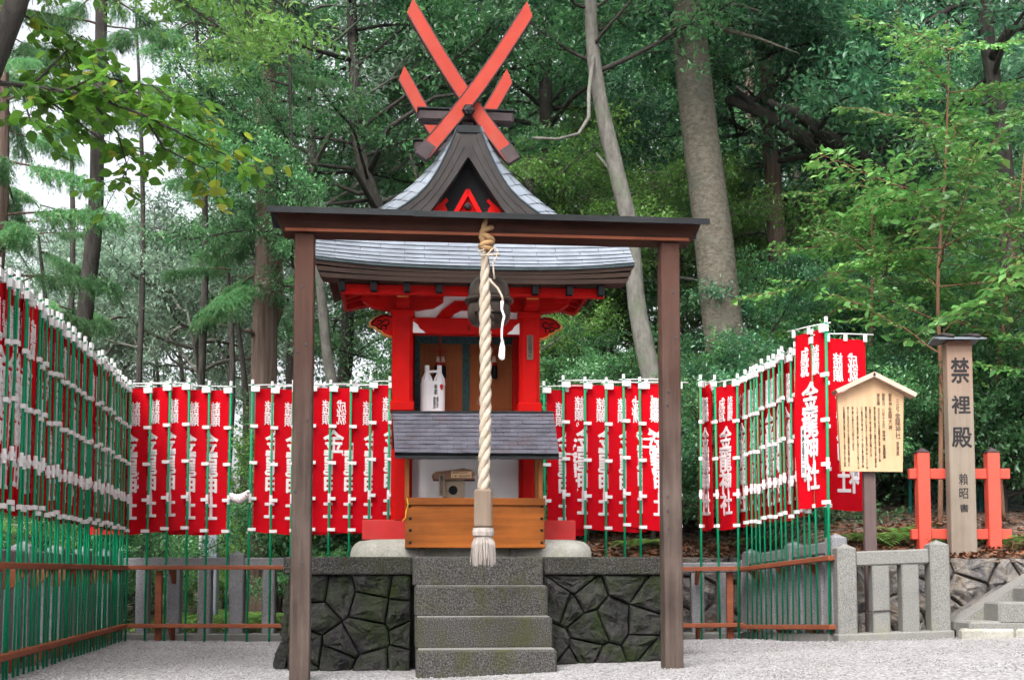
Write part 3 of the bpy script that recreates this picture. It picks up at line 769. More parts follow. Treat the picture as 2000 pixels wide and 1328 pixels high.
    for i in range(8): MB().bar((rx + s * (w - .17), .15 + i * .19, zz - .03), (rx + s * .45, .15 + i * .19, zz + .17), .04, .05).build('rafter', K['vermilion'], sh)
kp = [(890.5, 247.5), (939.5, 247.5), (915.5, 309)]
MB().prism([(P(x, y, GY).x, P(x, y, GY).z) for x, y in kp], GY + .008, GY + .15).build('keystone_board', K['barge_grey'], sh)
# gable wall: black board, red lower part, red strut with crest
zg = P(915, 470, .16).z
MB().prism([(axp.x, P(915, 296, .16).z), (axp.x - .72, zg), (axp.x + .72, zg)], .16, .2).build('gable_board', K['black_paint'], sh)
redp = [(835, 440), (835, 418), (850, 405), (862, 396), (872, 386), (876, 393), (868, 400), (873, 408), (874, 418), (880, 419), (880, 440)]
for s in (-1, 1): MB().prism([(axp.x + s * (P(x, y, .15).x - axp.x), P(x, y, .15).z) for x, y in redp], .145, .158).build('painted_panel', K['vermilion'], sh)
a0 = P(915, 371, .12)
MB().prism([(axp.x, P(915, 384, .14).z), (axp.x - .2, zg), (axp.x + .2, zg)], .135, .15).build('painted_panel', K['vermilion'], sh)
for s in (-1, 1): MB().bar((axp.x - s * .004, .12, a0.z - .01), (axp.x + s * .21, .12, zg + .03), .04, .05, up=(0, 1, 0)).build('strut', K['vermilion'], sh)
cz = P(914, 402, .1).z
cr = MB().lathe([(.012, -.012), (.034, -.008), (.03, .006), (.014, .012)], (0, 0, 0), 6)
cr.v = [Vector((axp.x + p.x, .115 - p.z, cz + p.y)) for p in cr.v]; co_ = cr.build('crest', K['black_iron'], sh)
for dx in (-.08, 0, .08):
    pt = MB().lathe([(.004, -.008), (.016, -.006), (.014, .006), (.005, .01)], (0, 0, 0), 8); zz = P(914, 419, .1).z
    pt.v = [Vector((axp.x + dx + p.x, .118 - p.z, zz + p.y)) for p in pt.v]; pt.build('stud', K['black_iron'], co_)
# ridge, logs across it, crossed finials
rz = axp.z
B('ridge_cap', axp.x - .105, axp.x + .105, GY - .004, YB + .05, rz - .06, rz + .012, 'dark_metal')
B('ridge_box', axp.x - .05, axp.x + .05, GY + .08, YB, rz + .012, rz + .07, 'log_dark')
for (y, a, b, t0_, t1_) in ((.24, 817, 1003, 217, 246), (.98, 809, 1002, 287, 315)):
    p, q = P(a, t0_, y), P(b, t1_, y); z0, z1 = q.z, p.z
    if y > .5: z0, z1 = rz + .072, rz + .185
    lg = MB().box(((p.x + q.x) / 2, y, (z0 + z1) / 2), (q.x - p.x, .13, z1 - z0), bev=.02).build('ridge_log', K['log_dark'], sh)
    MB().box(((p.x + q.x) / 2, y, z1 + .004), (q.x - p.x + .02, .15, .012)).build('log_cover', K['dark_metal'], lg)
def finial(y, tip, foot, s_off, k, boss=None):
    """one long crossed board, slightly curved; tip and foot in photo pixels at depth y"""
    a, b = P(*foot, y), P(*tip, y); d = (b - a).normalized(); n_ = Vector((-d.z, 0, d.x)); w = .062; N = 10; m = MB(); nn = []
    for i in range(N + 1):
        t = i / N; c = a.lerp(b, t) + n_ * (k * math.sin(math.pi * t)); ww = w * (1 - .06 * t)
        nn.append((c, ww))
    for c, ww in nn:
        for yy in (-.028, .028): m.v += [c + n_ * ww + Vector((0, yy, 0)), c - n_ * ww + Vector((0, yy, 0))]
    # tip cut upright
    for q in range(4): pass
    e = 4 * N
    sgn = 1 if d.x > 0 else -1
    for yy in (0, 2): m.v[e + yy + (0 if sgn > 0 else 1)] = m.v[e + yy + (0 if sgn > 0 else 1)] + d * .085
    for i in range(N):
        o_ = i * 4; m.f += [(o_, o_ + 1, o_ + 5, o_ + 4), (o_ + 2, o_ + 6, o_ + 7, o_ + 3), (o_, o_ + 4, o_ + 6, o_ + 2), (o_ + 1, o_ + 3, o_ + 7, o_ + 5)]
    m.f += [(0, 2, 3, 1), (e, e + 1, e + 3, e + 2)]
    fo = m.build('crossed_finial', K['salmon_red'], sh)
    # dark metal binding along the edges and a shoe at the foot
    ed = MB(); 
    for sg in (1, -1): ed.tube([c + n_ * ww * sg + Vector((0, -.026, 0)) for c, ww in nn], .0065, 5); ed.tube([c + n_ * ww * sg + Vector((0, .026, 0)) for c, ww in nn], .0065, 5)
    ed.build('edge_binding', K['log_dark'], fo)
    f1 = a + d * .13
    MB().bar(a - d * .03, f1, .064, .128, up=n_, bev=.012).build('metal_shoe', K['log_dark'], fo)
for (y, t1, f1, t2, f2) in ((.10, (806, 22), (1001, 312), (1029, 28), (825, 304)), (1.16, (789, 152), (925, 362), (990, 158), (850, 362))):
    finial(y, t1, f1, 0, .035, 1); finial(y - .06, t2, f2, 0, -.035, 1)
bp = P(915, 216, -.0)
bs = MB().lathe([(.055, 0), (.058, .012), (.04, .028), (.018, .032), (.015, .044)], (0, 0, 0), 6)
bs.v = [Vector((bp.x + p.x, .008 - p.z, bp.z + p.y)) for p in bs.v]; bs.build('hexagon_boss', K['black_iron'], sh)

# name plaque nailed to the right pillar
pq0, pq1 = P(1029, 655, -.09), P(1041, 703, -.09)
pl = tag(MB().box(((pq0.x + pq1.x) / 2, -.097, (pq0.z + pq1.z) / 2), (pq1.x - pq0.x, .014, pq0.z - pq1.z), bev=.003).build('name_plaque', K['sleeve_wood'], None), 'narrow wooden name plaque on the red pillar beside the bell', 'plaque')
pl.location = SO; pl.rotation_euler = (0, 0, SPHI)
# ---------------------------------------------------------------- tassels before the blinds
for i, px in enumerate((860, 960)):
    t = thing('hanging_tassel', ['red and black tassel on a red cord behind the white bottles', 'red and black tassel on a red cord beside the thick rope'][i], 'tassel', SO, SPHI, 'tassels before the blinds')
    ty = DY - .06; a = P(px, 655, ty); b = P(px, 698, ty)
    m = MB()
    for dx in (-.008, .008): m.tube([(a.x + dx, ty, a.z), (b.x + dx * .4, ty, b.z)], .0035, 5)
    m.build('cord', K['red_cord'], t)
    bw = MB(); zc = P(px, 686, ty).z
    for s in (-1, 1): bw.tube([(a.x + s * .005, ty - .008, zc), (a.x + s * .05, ty - .012, zc + .012), (a.x + s * .085, ty - .01, zc + .002), (a.x + s * .05, ty - .012, zc - .012), (a.x + s * .005, ty - .008, zc - .004)], .0035, 5)
    bw.build('bow', K['red_cord'], t)
    for dx in (-.022, .022):
        x = a.x + dx; L = [P(px, y, ty).z for y in (696, 708, 714, 718, 738)]
        MB().lathe([(.014, L[0]), (.022, L[1])], (x, ty, 0), 10).build('cap', K['sign_pale'], t, smooth=True)
        MB().lathe([(.0225, L[1] - .001), (.026, L[2])], (x, ty, 0), 10).build('band', K['red_cord'], t, smooth=True)
        MB().lathe([(.0265, L[2] - .001), (.03, L[3]), (.033, L[4])], (x, ty, 0), 12).build('tassel_skirt', K['black_paint'], t)
# ---------------------------------------------------------------- paper wrapped sake bottles
bt_ = thing('sake_bottles', 'pair of offering bottles wrapped together in white paper with brush writing', 'bottles', SO, SPHI)
by = .26; xa, xb = P(821, 760, by).x, P(869, 760, by).x; zt, zb_ = P(845, 746, by).z, zfl - .003
n = 20; m = MB()
for z, k in ((zb_, 1), (zb_ + .1, 1.01), (zt - .02, 1), (zt, .97)):
    for i in range(n):
        a = 2 * math.pi * i / n; c, s = math.cos(a), math.sin(a)
        m.v.append(Vector(((xa + xb) / 2 + (xb - xa) / 2 * math.copysign(abs(c) ** .6, c) * k, by + .06 * math.copysign(abs(s) ** .8, s) * k, z + (.012 * math.cos(3 * a) if z == zt else 0))))
for j in range(3):
    for i in range(n): a, b = j * n + i, j * n + (i + 1) % n; m.f.append((a, b, b + n, a + n))
m.f += [tuple(range(n)), tuple(range(3 * n, 4 * n))]
m.build('paper_wrap', K['white_paper'], bt_, smooth=False)
for px in (834, 858):
    x = P(px, 740, by).x; zz = [P(px, y, by).z for y in (752, 740, 733, 728, 714)]
    m = MB(); prof_ = [(.052, zz[0]), (.045, zz[1]), (.03, zz[2]), (.021, zz[3]), (.02, zz[4])]; n = 16
    for j, (r_, z) in enumerate(prof_):
        for i in range(n): a = 2 * math.pi * i / n; q = r_ * (1.08 if i % 2 else .93); m.v.append(Vector((x + q * math.cos(a), by + q * math.sin(a), z)))
    for j in range(4):
        for i in range(n): a, b = j * n + i, j * n + (i + 1) % n; m.f.append((a, b, b + n, a + n))
    m.f.append(tuple(range(4 * n, 5 * n))); m.build('bottle_neck', K['white_paper'], bt_)
xm0, xm1, zm = P(834, 727, by).x, P(858, 727, by).x, P(846, 727, by).z
MB().bar((xm0, by - .02, zm), (xm1, by - .02, zm + .006), .012, .02).build('paper_tie', K['white_paper'], bt_)
m_, co = text_mesh('奉獻', .1); fit(m_, co, .032, P(848, 752, by).z - P(848, 772, by).z, (P(851, 752, by).x, by - .0645, P(848, 752, by).z)); obj('lettering', m_, bt_)
m_, co = text_mesh('津島商店', .1); fit(m_, co, .024, .10, (P(849, 778, by).x - .004, by - .0645, P(848, 777, by).z)); obj('lettering', m_, bt_)
m_, co = text_mesh('金龍神社御中', .1); fit(m_, co, .018, .10, (P(854, 778, by).x, by - .063, P(848, 776, by).z)); obj('lettering', m_, bt_)
rs = P(862, 756, by); MB().prism([(rs.x, rs.z + .02), (rs.x + .017, rs.z + .005), (rs.x + .006, rs.z - .03), (rs.x - .006, rs.z - .03), (rs.x - .017, rs.z + .005)], by - .061, by - .05).build('red_seal', K['red_ink'], bt_)

# ---------------------------------------------------------------- offering box with its own roof
ob = thing('offering_box', 'honey coloured wooden offering box with slatted top and little slate roof', 'offering box', SO, SPHI)
BF, BB = -.56, -.16
x0, x1 = P(791, 1020, BF).x, P(1065, 1020, BF).x; z0, z1, zr = P(930, 1070, BF).z, P(930, 987, BF).z, P(930, 972, BF).z
MB().box(((x0 + x1) / 2, BF + .014, (z0 + z1) / 2 + .012), (x1 - x0 - .024, .028, z1 - z0 - .024)).build('front_board', K['box_wood'], ob)
MB().box(((x0 + x1) / 2, BB - .014, (z0 + z1) / 2), (x1 - x0 - .024, .028, z1 - z0)).build('back_board', K['box_wood'], ob)
for x in (x0 + .014, x1 - .014): MB().box((x, (BF + BB) / 2, (z0 + z1) / 2), (.027, BB - BF - .058, z1 - z0)).build('side_board', K['box_wood'], ob)
MB().box(((x0 + x1) / 2, BF + .008, z0 + .012), (x1 - x0, .05, .024), bev=.004).build('bottom_rail', K['box_wood'], ob)
MB().box(((x0 + x1) / 2, BF + .012, (z1 + zr) / 2), (x1 - x0, .06, zr - z1 - .002), bev=.005).build('top_rail', K['box_wood'], ob)
MB().box(((x0 + x1) / 2, BB - .012, (z1 + zr) / 2), (x1 - x0, .06, zr - z1 - .002), bev=.005).build('top_rail', K['box_wood'], ob)
MB().box(((x0 + x1) / 2, (BF + BB) / 2, z0 + .03), (x1 - x0 - .06, BB - BF - .06, .02)).build('bottom_board', K['box_wood'], ob)
for i in range(13): MB().box((x0 + .08 + i * (x1 - x0 - .16) / 12, (BF + BB) / 2, z1 + .006), (.03, BB - BF - .07, .03)).build('slat', K['box_wood_v'], ob)
for y in (988, 1012, 1035, 1059):
    for x in (801, 1058):
        p = P(x, y, BF); s_ = MB().lathe([(.0125, 0), (.0115, .005), (.007, .009), (.001, .011)], (0, 0, 0), 10)
        s_.v = [Vector((p.x + q.x, BF - q.z, p.z + q.y)) for q in s_.v]; s_.build('iron_nail', K['black_iron'], ob, smooth=True)
for px in (825, 1003):
    for y in (BF + .06, BB - .06): MB().box((P(px, 1078, BF).x, y, (z0 + ztop) / 2), (.05, .05, z0 - ztop), bev=.004).build('foot', K['log_dark'], ob)
for px in (795, 1057):
    for y in (BF + .055, BB - .055):
        x = P(px, 930, BF).x; MB().box((x, y, (zr + P(930, 868, BF).z) / 2), (.036, .036, P(930, 868, BF).z - zr), bev=.003).build('post', K['box_wood_v'], ob)
EYB, TYB = -.70, -.33
rl0, rr0 = P(771, 885, EYB), P(1092, 887, EYB); rl1, rr1 = P(766, 806, TYB), P(1081, 806, TYB)
def broof(u, t, up):
    a = rl0.lerp(rl1, t); b = rr0.lerp(rr1, t); p = a.lerp(b, u); n_ = Vector((0, -(rl1.z - rl0.z), TYB - EYB)).normalized(); return p + n_ * up
def broof_back(u, t, up):
    a = rl1.copy(); b = rr1.copy(); p = a.lerp(b, u); q = p + Vector((0, .36, -.33)); n_ = Vector((0, .33, .36)).normalized(); return q.lerp(p, t) + n_ * up
for fn in (broof, broof_back):
    m = MB()
    for up in (-.022, -.002):
        m.v += [fn(0, 0, up), fn(1, 0, up), fn(1, 1, up), fn(0, 1, up)]
    m.f += [(3, 2, 1, 0), (4, 5, 6, 7), (0, 1, 5, 4), (1, 2, 6, 5), (2, 3, 7, 6), (3, 0, 4, 7)]
    rb = m.build('roof_board', K['dark_metal'], ob)
    NR = 10 if fn is broof else 7
    for r in range(NR):
        u = -(.05 if r % 2 else 0) - rr.uniform(0, .02)
        while u < 1:
            L = .085; a, b = max(0, u), min(1, u + L)
            if b - a > .01: shingle(fn, a + .0008, b - .0008, r / NR, min(1, (r + 1.15) / NR), .008 + rr.uniform(0, .004), .0, 1).build('roof_shingle', K['box_roof'], rb)
            u += L
MB().bar(rl0 + Vector((.0, .012, -.028)), rr0 + Vector((.0, .012, -.028)), .03, .022).build('eave_strip', K['dark_metal'], ob)
MB().bar(rl1 + Vector((-.003, .0, .004)), rr1 + Vector((.003, .0, .004)), .04, .016).build('ridge_strip', K['dark_metal'], ob)
for a in (0.03, .97):
    p = broof(a, .05, -.045); q = broof(a, .95, -.045); MB().bar(p, q, .03, .035).build('roof_rafter', K['box_wood_v'], ob)
# yellow cord on the box corner
yc = [P(795, 972, BF - .03), P(797, 985, BF - .035), P(793, 998, BF - .03), P(792, 1010, BF - .03), P(786, 1017, BF - .03)]
o = tag(MB().tube(yc, .004, 6).build('yellow_cord', K['yellow_cord']), 'thin yellow cord dangling from the corner of the offering box', 'cord'); o.location = SO; o.rotation_euler = (0, 0, SPHI)
# fortune slip box on top
fb = thing('fortune_box', 'small wooden box with round hole under a rough bark slab', 'wooden box', SO, SPHI)
fy = BF + .12; a, b = P(866, 972, fy), P(908, 935, fy); zf = zr + .001; ztf = P(880, 935, fy).z
MB().box(((a.x + b.x) / 2, fy + .07, (zf + ztf) / 2), (b.x - a.x, .14, ztf - zf), bev=.004).build('body', K['sleeve_wood'], fb)
hc = P(885, 957, fy); hl = MB().lathe([(.036, 0), (.036, .004), (.034, .0045)], (0, 0, 0), 20); hl.v = [Vector((hc.x + p.x, fy - p.z, hc.z + p.y)) for p in hl.v]; hl.build('hole', K['black_paint'], fb)
sl_ = [(847, 936), (845, 925), (852, 921), (870, 919), (888, 917), (905, 914), (922, 918), (929, 926), (925, 930), (929, 936)]
MB().prism([(P(x, y, fy - .04).x, P(x, y, fy - .04).z + .001) for x, y in sl_], fy - .04, fy + .17).build('bark_slab', K['bark_wood'], fb)
a, b = P(881, 920, fy - .05), P(921, 933, fy - .05)
lb = MB().box(((a.x + b.x) / 2, fy - .044, (a.z + b.z) / 2), (b.x - a.x, .006, a.z - b.z)).build('price_label', K['sign_wood'], fb)
m_, co = text_mesh('1本 ¥500円', .1, vertical=False); fit(m_, co, (b.x - a.x) * .86, .024, ((a.x + b.x) / 2, fy - .049, (a.z + b.z) / 2 + .0)); obj('lettering', m_, lb)
m_, co = text_mesh('御神木お守', .1, vertical=False); fit(m_, co, (b.x - a.x) * .75, .014, ((a.x + b.x) / 2 - .01, fy - .049, a.z - .005)); obj('lettering', m_, lb)
a, b = P(857, 926, fy - .05), P(868, 969, fy - .05)
lb = MB().box(((a.x + b.x) / 2, fy - .046, (a.z + b.z) / 2), (b.x - a.x, .006, a.z - b.z)).build('side_label', K['sleeve_wood'], fb)
m_, co = text_mesh('金龍神社お守授与', .1); fit(m_, co, .03, (a.z - b.z) * .92, ((a.x + b.x) / 2, fy - .051, a.z - .006)); obj('lettering', m_, lb)
m_, co = text_mesh('三社金龍神社', .1); fit(m_, co, .034, (pq0.z - pq1.z) * .88, ((pq0.x + pq1.x) / 2, -.106, pq0.z - .01)); obj('lettering', m_, pl)
# ================================================================ BELL FRAME, BELL, ROPE
gp = [W(585.5, 1325, 8.57), W(1313, 1306, 8.82)]
for p in gp: p.z = g(p.x, p.y) - .02
mid = (gp[0] + gp[1]) / 2
bd = (gp[1] - gp[0]); bd.z = 0; bd.normalize(); bang = math.atan2(bd.y, bd.x)
gt = thing('bell_gate', 'weathered two post timber frame holding the bell before the shrine', 'timber frame', (mid.x, mid.y, 0), bang)
Lm = Matrix.Rotation(-bang, 3, 'Z')
def GL(p): return Lm @ (Vector(p) - Vector((mid.x, mid.y, 0)))
tops = [W(594, 468, 8.57).z, W(1302, 470, 8.82).z]
BZ = sum(tops) / 2
for p, t in zip(gp, tops):
    q = GL(p); po = MB().box((q.x, 0, (q.z + BZ) / 2), (.137, .137, BZ - q.z), bev=.008).build('post', K['post_wood'], gt)
    r_ = random.Random(int(p.x * 100))
    for k in range(7):
        kz = r_.uniform(.5, 2.8); kx = r_.uniform(-.045, .045); kn = MB().lathe([(.013, -.003), (.012, .0), (.008, .0015), (.001, .001)], (0, 0, 0), 9)
        kn.v = [Vector((q.x + kx + a.x, -.0685 - a.z, kz + a.y * 1.3)) for a in kn.v]; kn.build('knot', K['log_dark'], po, smooth=True)
e0, e1 = GL(W(540, 450, 8.55)).x, GL(W(1357, 450, 8.83)).x
bh = W(950, 436, 8.7).z - W(950, 469, 8.7).z
m = MB().prism([(e0 + .05, BZ), (e1 - .05, BZ), (e1, BZ + bh), (e0, BZ + bh)], -.1, .1).build('cross_beam', K['beam_wood'], gt)
MB().box(((e0 + e1) / 2, 0, BZ + .012), (e1 - e0 - .14, .215, .02)).build('beam_lip', K['rail_wood'], m)
r0, r1 = GL(W(527, 424, 8.55)).x, GL(W(1373, 433, 8.83)).x; jx = GL(W(808, 430, 8.6)).x
for (a, b, dz) in ((r0, jx + .03, .004), (jx, r1, 0)):
    for s in (-1, 1):
        mm = MB(); z0 = BZ + bh + .004 + dz
        pr = [(s * .001, z0 + .075), (s * .21, z0 + .012), (s * .21, z0 - .03), (s * .195, z0 - .03), (s * .195, z0), (s * .001, z0 + .055)]
        mm.prism(pr, a, b, 'x'); mm.build('roof_plate', K['dark_metal'], gt)
MB().box(((r0 + r1) / 2, 0, BZ + bh + .012), (r1 - r0 - .1, .36, .018)).build('roof_board', K['beam_wood'], gt)
# bell
bc = W(955, 592, 8.86); bl = thing('shrine_bell', 'large round dark bronze bell hanging behind the thick rope', 'bell', (bc.x, bc.y, bc.z))
rb = .157
prof_ = [(.01, .205), (.05, .2), (.1, .178), (.135, .14), (.15, .09), (.153, .045), (.153, .03)]
MB().lathe([(r_, z) for r_, z in prof_[::-1]], seg=32).build('upper_shell', K['bronze'], bl, smooth=True)
low = [(.152, .0), (.156, -.04), (.157, -.085), (.15, -.125), (.125, -.16), (.08, -.178), (.02, -.182)]
MB().lathe(low[::-1], seg=32).build('lower_shell', K['bronze'], bl, smooth=True)
MB().lathe([(.153, -.003), (.176, .003), (.18, .016), (.176, .029), (.153, .033)], seg=32).build('belt_flange', K['bronze'], bl, smooth=True)
MB().tube([(.035 * math.cos(a), 0, .215 + .035 * math.sin(a)) for a in np.linspace(0, 2 * math.pi, 14)], .011, 6).build('hanging_ring', K['bronze'], bl, smooth=True)
hz = BZ - bc.z + .02
MB().tube([(0.0, 0, .24), (-.012, -.03, .24 + (hz - .24) * .5), (-.02, -.06, hz)], .011, 6).build('hanger_strap', K['black_paint'], bl)
MB().box((0, -.1, -.1), (.2, .13, .012)).build('mouth_slit', K['black_paint'], bl)
# twisted rope
rp0, rp1 = W(950, 478, 8.62), W(944, 962, 8.66)
rope = thing('bell_rope', 'thick twisted pale straw rope with wooden sleeve and frayed tassel', 'rope', (rp1.x, rp1.y, 0))
ro = Vector((rp1.x, rp1.y, 0))
H = rp0.z - rp1.z; turns = H / .30; N = 150
for k in range(3):
    pts = []; rad = []
    for i in range(N + 1):
        t = i / N; c = rp1.lerp(rp0, t) - ro; a = 2 * math.pi * (turns * t + k / 3); r_ = .0195 * (1 - .32 * sstep(.72, 1, t))
        c.x += .008 * math.sin(t * 5)
        pts.append(c + Vector((math.cos(a) * r_, math.sin(a) * r_, 0))); rad.append(.0245 * (1 - .3 * sstep(.72, 1, t)))
    MB().tube(pts, rad, 9).build('strand', K['rope'], rope, smooth=True)
# stray fibres
fm = MB(); r_ = random.Random(5)
for i in range(90):
    t = r_.random(); c = rp1.lerp(rp0, t) - ro; a = r_.uniform(0, 6.28); d = Vector((math.cos(a), math.sin(a), r_.uniform(-.6, .8)))
    p = c + Vector((math.cos(a), math.sin(a), 0)) * .036; fm.tube([p, p + d * .012, p + d * .022 + Vector((0, 0, -.012))], .0008, 3)
fm.build('stray_fibres', K['rope'], rope)
# knot and loop at the beam
kc_ = rp0 - ro
kn = MB()
for j, (r_, dz, tl) in enumerate(((.042, 0, .3), (.045, .05, -.4), (.04, .1, .5), (.036, -.03, -.2))):
    kn.tube([kc_ + Vector((r_ * math.cos(a), r_ * math.sin(a), dz + tl * r_ * math.cos(a))) for a in np.linspace(0, 6.28, 16)], .021, 7)
kn.tube([kc_ + Vector((0, 0, -.05)), kc_ + Vector((-.03, -.03, .05)), kc_ + Vector((-.012, -.035, .14)), kc_ + Vector((.0, -.02, .19))], [.024, .026, .02, .01], 8)
kn.build('knot', K['rope_top'], rope, smooth=True)
tf = MB(); r_ = random.Random(8)
for i in range(40):
    p = kc_ + Vector((0, -.02, .17)); d = Vector((r_.uniform(-.5, .5), r_.uniform(-.6, .2), r_.uniform(.3, 1))).normalized(); tf.tube([p, p + d * .04, p + d * .07 + Vector((0, 0, -.012))], .0018, 3)
tf.build('frayed_end', K['rope'], rope)
# sleeve and tassel
zs = [W(944, y, 8.66).z for y in (956, 1030, 1047, 1100)]
MB().box((0, 0, (zs[0] + zs[1]) / 2), (.128, .128, zs[0] - zs[1]), bev=.012).build('wooden_sleeve', K['sleeve_wood'], rope)
MB().lathe([(.05, zs[2] - .008), (.074, zs[2] + .004), (.078, (zs[1] + zs[2]) / 2), (.072, zs[1] - .002)], seg=20).build('binding', K['fibre'], rope)
ts = MB(); r_ = random.Random(2)
for i in range(420):
    a = r_.uniform(0, 6.28); rr_ = math.sqrt(r_.random()) * .07; c, s = math.cos(a), math.sin(a); L = (zs[2] - zs[3]) * r_.uniform(.75, 1.12); o_ = r_.uniform(1.0, 1.4)
    ts.tube([Vector((c * rr_ * .8, s * rr_ * .8, zs[2] + .004)), Vector((c * rr_ * 1.2, s * rr_ * 1.2, zs[2] - L * .3)), Vector((c * rr_ * o_ + r_.uniform(-.006, .006), s * rr_ * o_, zs[2] - L))], [.003, .0028, .0014], 3)
ts.build('tassel', K['fibre'], rope)
MB().lathe([(.035, zs[3] + .04), (.066, zs[2] - .01), (.05, zs[2] + .004)], seg=14).build('tassel_core', K['fibre'], rope)
# thin cord with its own loop and tassel
ck = thing('thin_cord', 'thin pale cord knotted round the rope and ending in a small tassel', 'cord', (rp1.x, rp1.y, 0))
cp = [(944, 500), (952, 498), (960, 488), (967, 484), (972, 492), (969, 505), (963, 512), (964, 530), (966, 545)]
MB().tube([W(x, y, 8.56 + .0 * i) - ro for i, (x, y) in enumerate(cp)], .0065, 6).build('loop', K['rope'], ck, smooth=True)
MB().tube([W(x, y, 8.58) - ro for x, y in ((956, 545), (962, 553), (972, 563), (980, 578), (983, 590))], .0085, 6).build('cord', K['rope'], ck, smooth=True)
MB().tube([W(x, y, 8.58) - ro for x, y in ((981, 588), (980, 604), (985, 618), (982, 630), (980, 645), (980, 660), (982, 668))], [.012, .009, .009, .009, .008, .008, .012], 7).build('cord', K['banner_white'], ck, smooth=True)
MB().tube([W(x, y, 8.56) - ro for x, y in ((978, 497), (938, 500), (934, 492), (946, 487))], .0065, 6).build('tie', K['rope'], ck, smooth=True)
tt = MB(); r_ = random.Random(3); b0 = W(981, 668, 8.58) - ro; b1 = W(980, 702, 8.58) - ro
for i in range(70):
    a = r_.uniform(0, 6.28); c, s = math.cos(a), math.sin(a); k = r_.uniform(.6, 1.05); tt.tube([b0 + Vector((c * .008, s * .008, 0)), b0.lerp(b1, k * .5) + Vector((c * .018, s * .018, 0)), b0.lerp(b1, k) + Vector((c * .016 + r_.uniform(-.008, .004), s * .016, 0))], [.003, .003, .0015], 3)
tt.build('tassel', K['banner_white'], ck)

# ================================================================ FENCES AND BANNER RACKS
CBL = Vector((X(245, 13.3), 13.3, 0)); NL = Vector((X(0, 8.33), 8.33, 0))
dl = (NL - CBL).normalized(); NL2 = NL + dl * .5                        # left row runs on past the frame
CBR = Vector((X(1447, 13.2), 13.2, 0)); NR_ = Vector((X(1620, 11.0), 11.0, 0))
def on(p, z=0): return Vector((p.x, p.y, g(p.x, p.y) + z))
def rack(name, label, a, b, zu, zl, nbr, posts=(), ext0=0, ext1=0, side=1):
    d = (b - a).normalized(); n_ = Vector((-d.y, d.x, 0)) * side; o0 = on(a); t = thing(name, label, 'banner rack', o0, 0, 'banner racks')
    a2, b2 = a - d * ext0, b + d * ext1
    for z in (zu, zl):
        MB().bar(on(a2, z) - o0, on(b2, z) - o0, .085, .045, bev=.005).build('rail', K['rail_wood'], t)
        for i in range(nbr):
            f = (i + .35) / nbr; p = on(a.lerp(b, f), z - .024) - o0
            mm = MB(); w = .032 / 2
            tri = [(.0, 0), (.2, 0), (.2, -.15), (.15, -.15)]
            for sgn in (-w, w):
                for u, v in tri: mm.v.append(p + n_ * (u - .03) + d * sgn + Vector((0, 0, v)))
            mm.f += [(0, 1, 2, 3), (7, 6, 5, 4), (0, 4, 5, 1), (1, 5, 6, 2), (2, 6, 7, 3), (3, 7, 4, 0)]
            mm.build('bracket', K['rail_wood'], t)
    for f in posts:
        p = on(a.lerp(b, f)) - o0 + n_ * .07; MB().box(p + Vector((0, 0, zu / 2 - .03)), (.07, .05, zu), bev=.004).build('post', K['rail_wood'], t)
    return t
CML = Vector((X(556, 13.3), 13.3, 0)); CMR = Vector((X(1336, 13.2), 13.2, 0)); CSL = Vector((X(760, 13.3), 13.3, 0))
rack('banner_rack', 'long reddish timber banner rack running along the dense green poles', CBL, NL2, .79, .165, 7, ext0=.03, side=-1)
rack('banner_rack', 'reddish timber banner rack between the dense pole row and the mossy platform', CBL, CSL, .79, .165, 2, posts=(.125,), side=1)
rack('banner_rack', 'reddish timber banner rack between the shrine and the right hand corner', Vector((X(1060, 13.2), 13.2, 0)), CBR, .75, .15, 3, posts=(.945,), ext1=.02, side=1)
rack('banner_rack', 'short reddish timber banner rack ending at the granite corner post', CBR, NR_, .74, .13, 3, ext0=.03, ext1=.05, side=1)
def stone_post(par, p, w, z0, z1, mat='granite', peak=True, name='post', rz=0):
    h = w / 2; m = MB(); rm = Matrix.Rotation(rz, 3, 'Z'); b = .012
    poly = [(-h + b, -h), (h - b, -h), (h, -h + b), (h, h - b), (h - b, h), (-h + b, h), (-h, h - b), (-h, -h + b)]
    n = len(poly); zz = [z0, z1 - (.045 if peak else 0)]
    for z in zz: m.v += [p + rm @ Vector((a, c, z)) for a, c in poly]
    for i in range(n): m.f.append((i, (i + 1) % n, n + (i + 1) % n, n + i))
    m.f.append(tuple(range(n - 1, -1, -1)))
    if peak:
        m.v.append(p + Vector((0, 0, z1)))
        for i in range(n): m.f.append((n + i, n + (i + 1) % n, 2 * n))
    else: m.f.append(tuple(range(n, 2 * n)))
    return m.build(name, K[mat], par)
def stone_fence(label, a, b, slots, big, zt, w=.15, slab=True, mat='granite', rail=(.115, .11), bigh=.1):
    d = (b - a).normalized(); rz = math.atan2(d.y, d.x); o0 = on(a); t = thing('stone_fence', label, 'stone fence', o0, 0, 'granite fences round the yard')
    zr = zt - rail[1]
    L = (b - a).length; edges = [f for f in slots if f in big]
    bs = sorted(big)
    for f0, f1 in zip(bs[:-1], bs[1:]):
        p, q = a.lerp(b, f0) + d * (w / 2 + .002), a.lerp(b, f1) - d * (w / 2 + .002)
        MB().bar(on(p, zt - rail[1] / 2) - o0, on(q, zt - rail[1] / 2) - o0, rail[0], rail[1], bev=.012).build('rail', K[mat], t)
    for f in slots:
        p = on(a.lerp(b, f)) - o0
        if f in big: stone_post(t, p, w * 1.04, .0, zt + bigh, mat, True, 'post', rz)
        else: stone_post(t, p, w * .92, .03, zt - rail[1] - .003, mat, False, 'baluster', rz)
    if slab: MB().bar(on(a - d * .1, .02) - o0, on(b + d * .1, .02) - o0, .26, .10, bev=.01).build('plinth', K['granite_warm'], t)
    return t
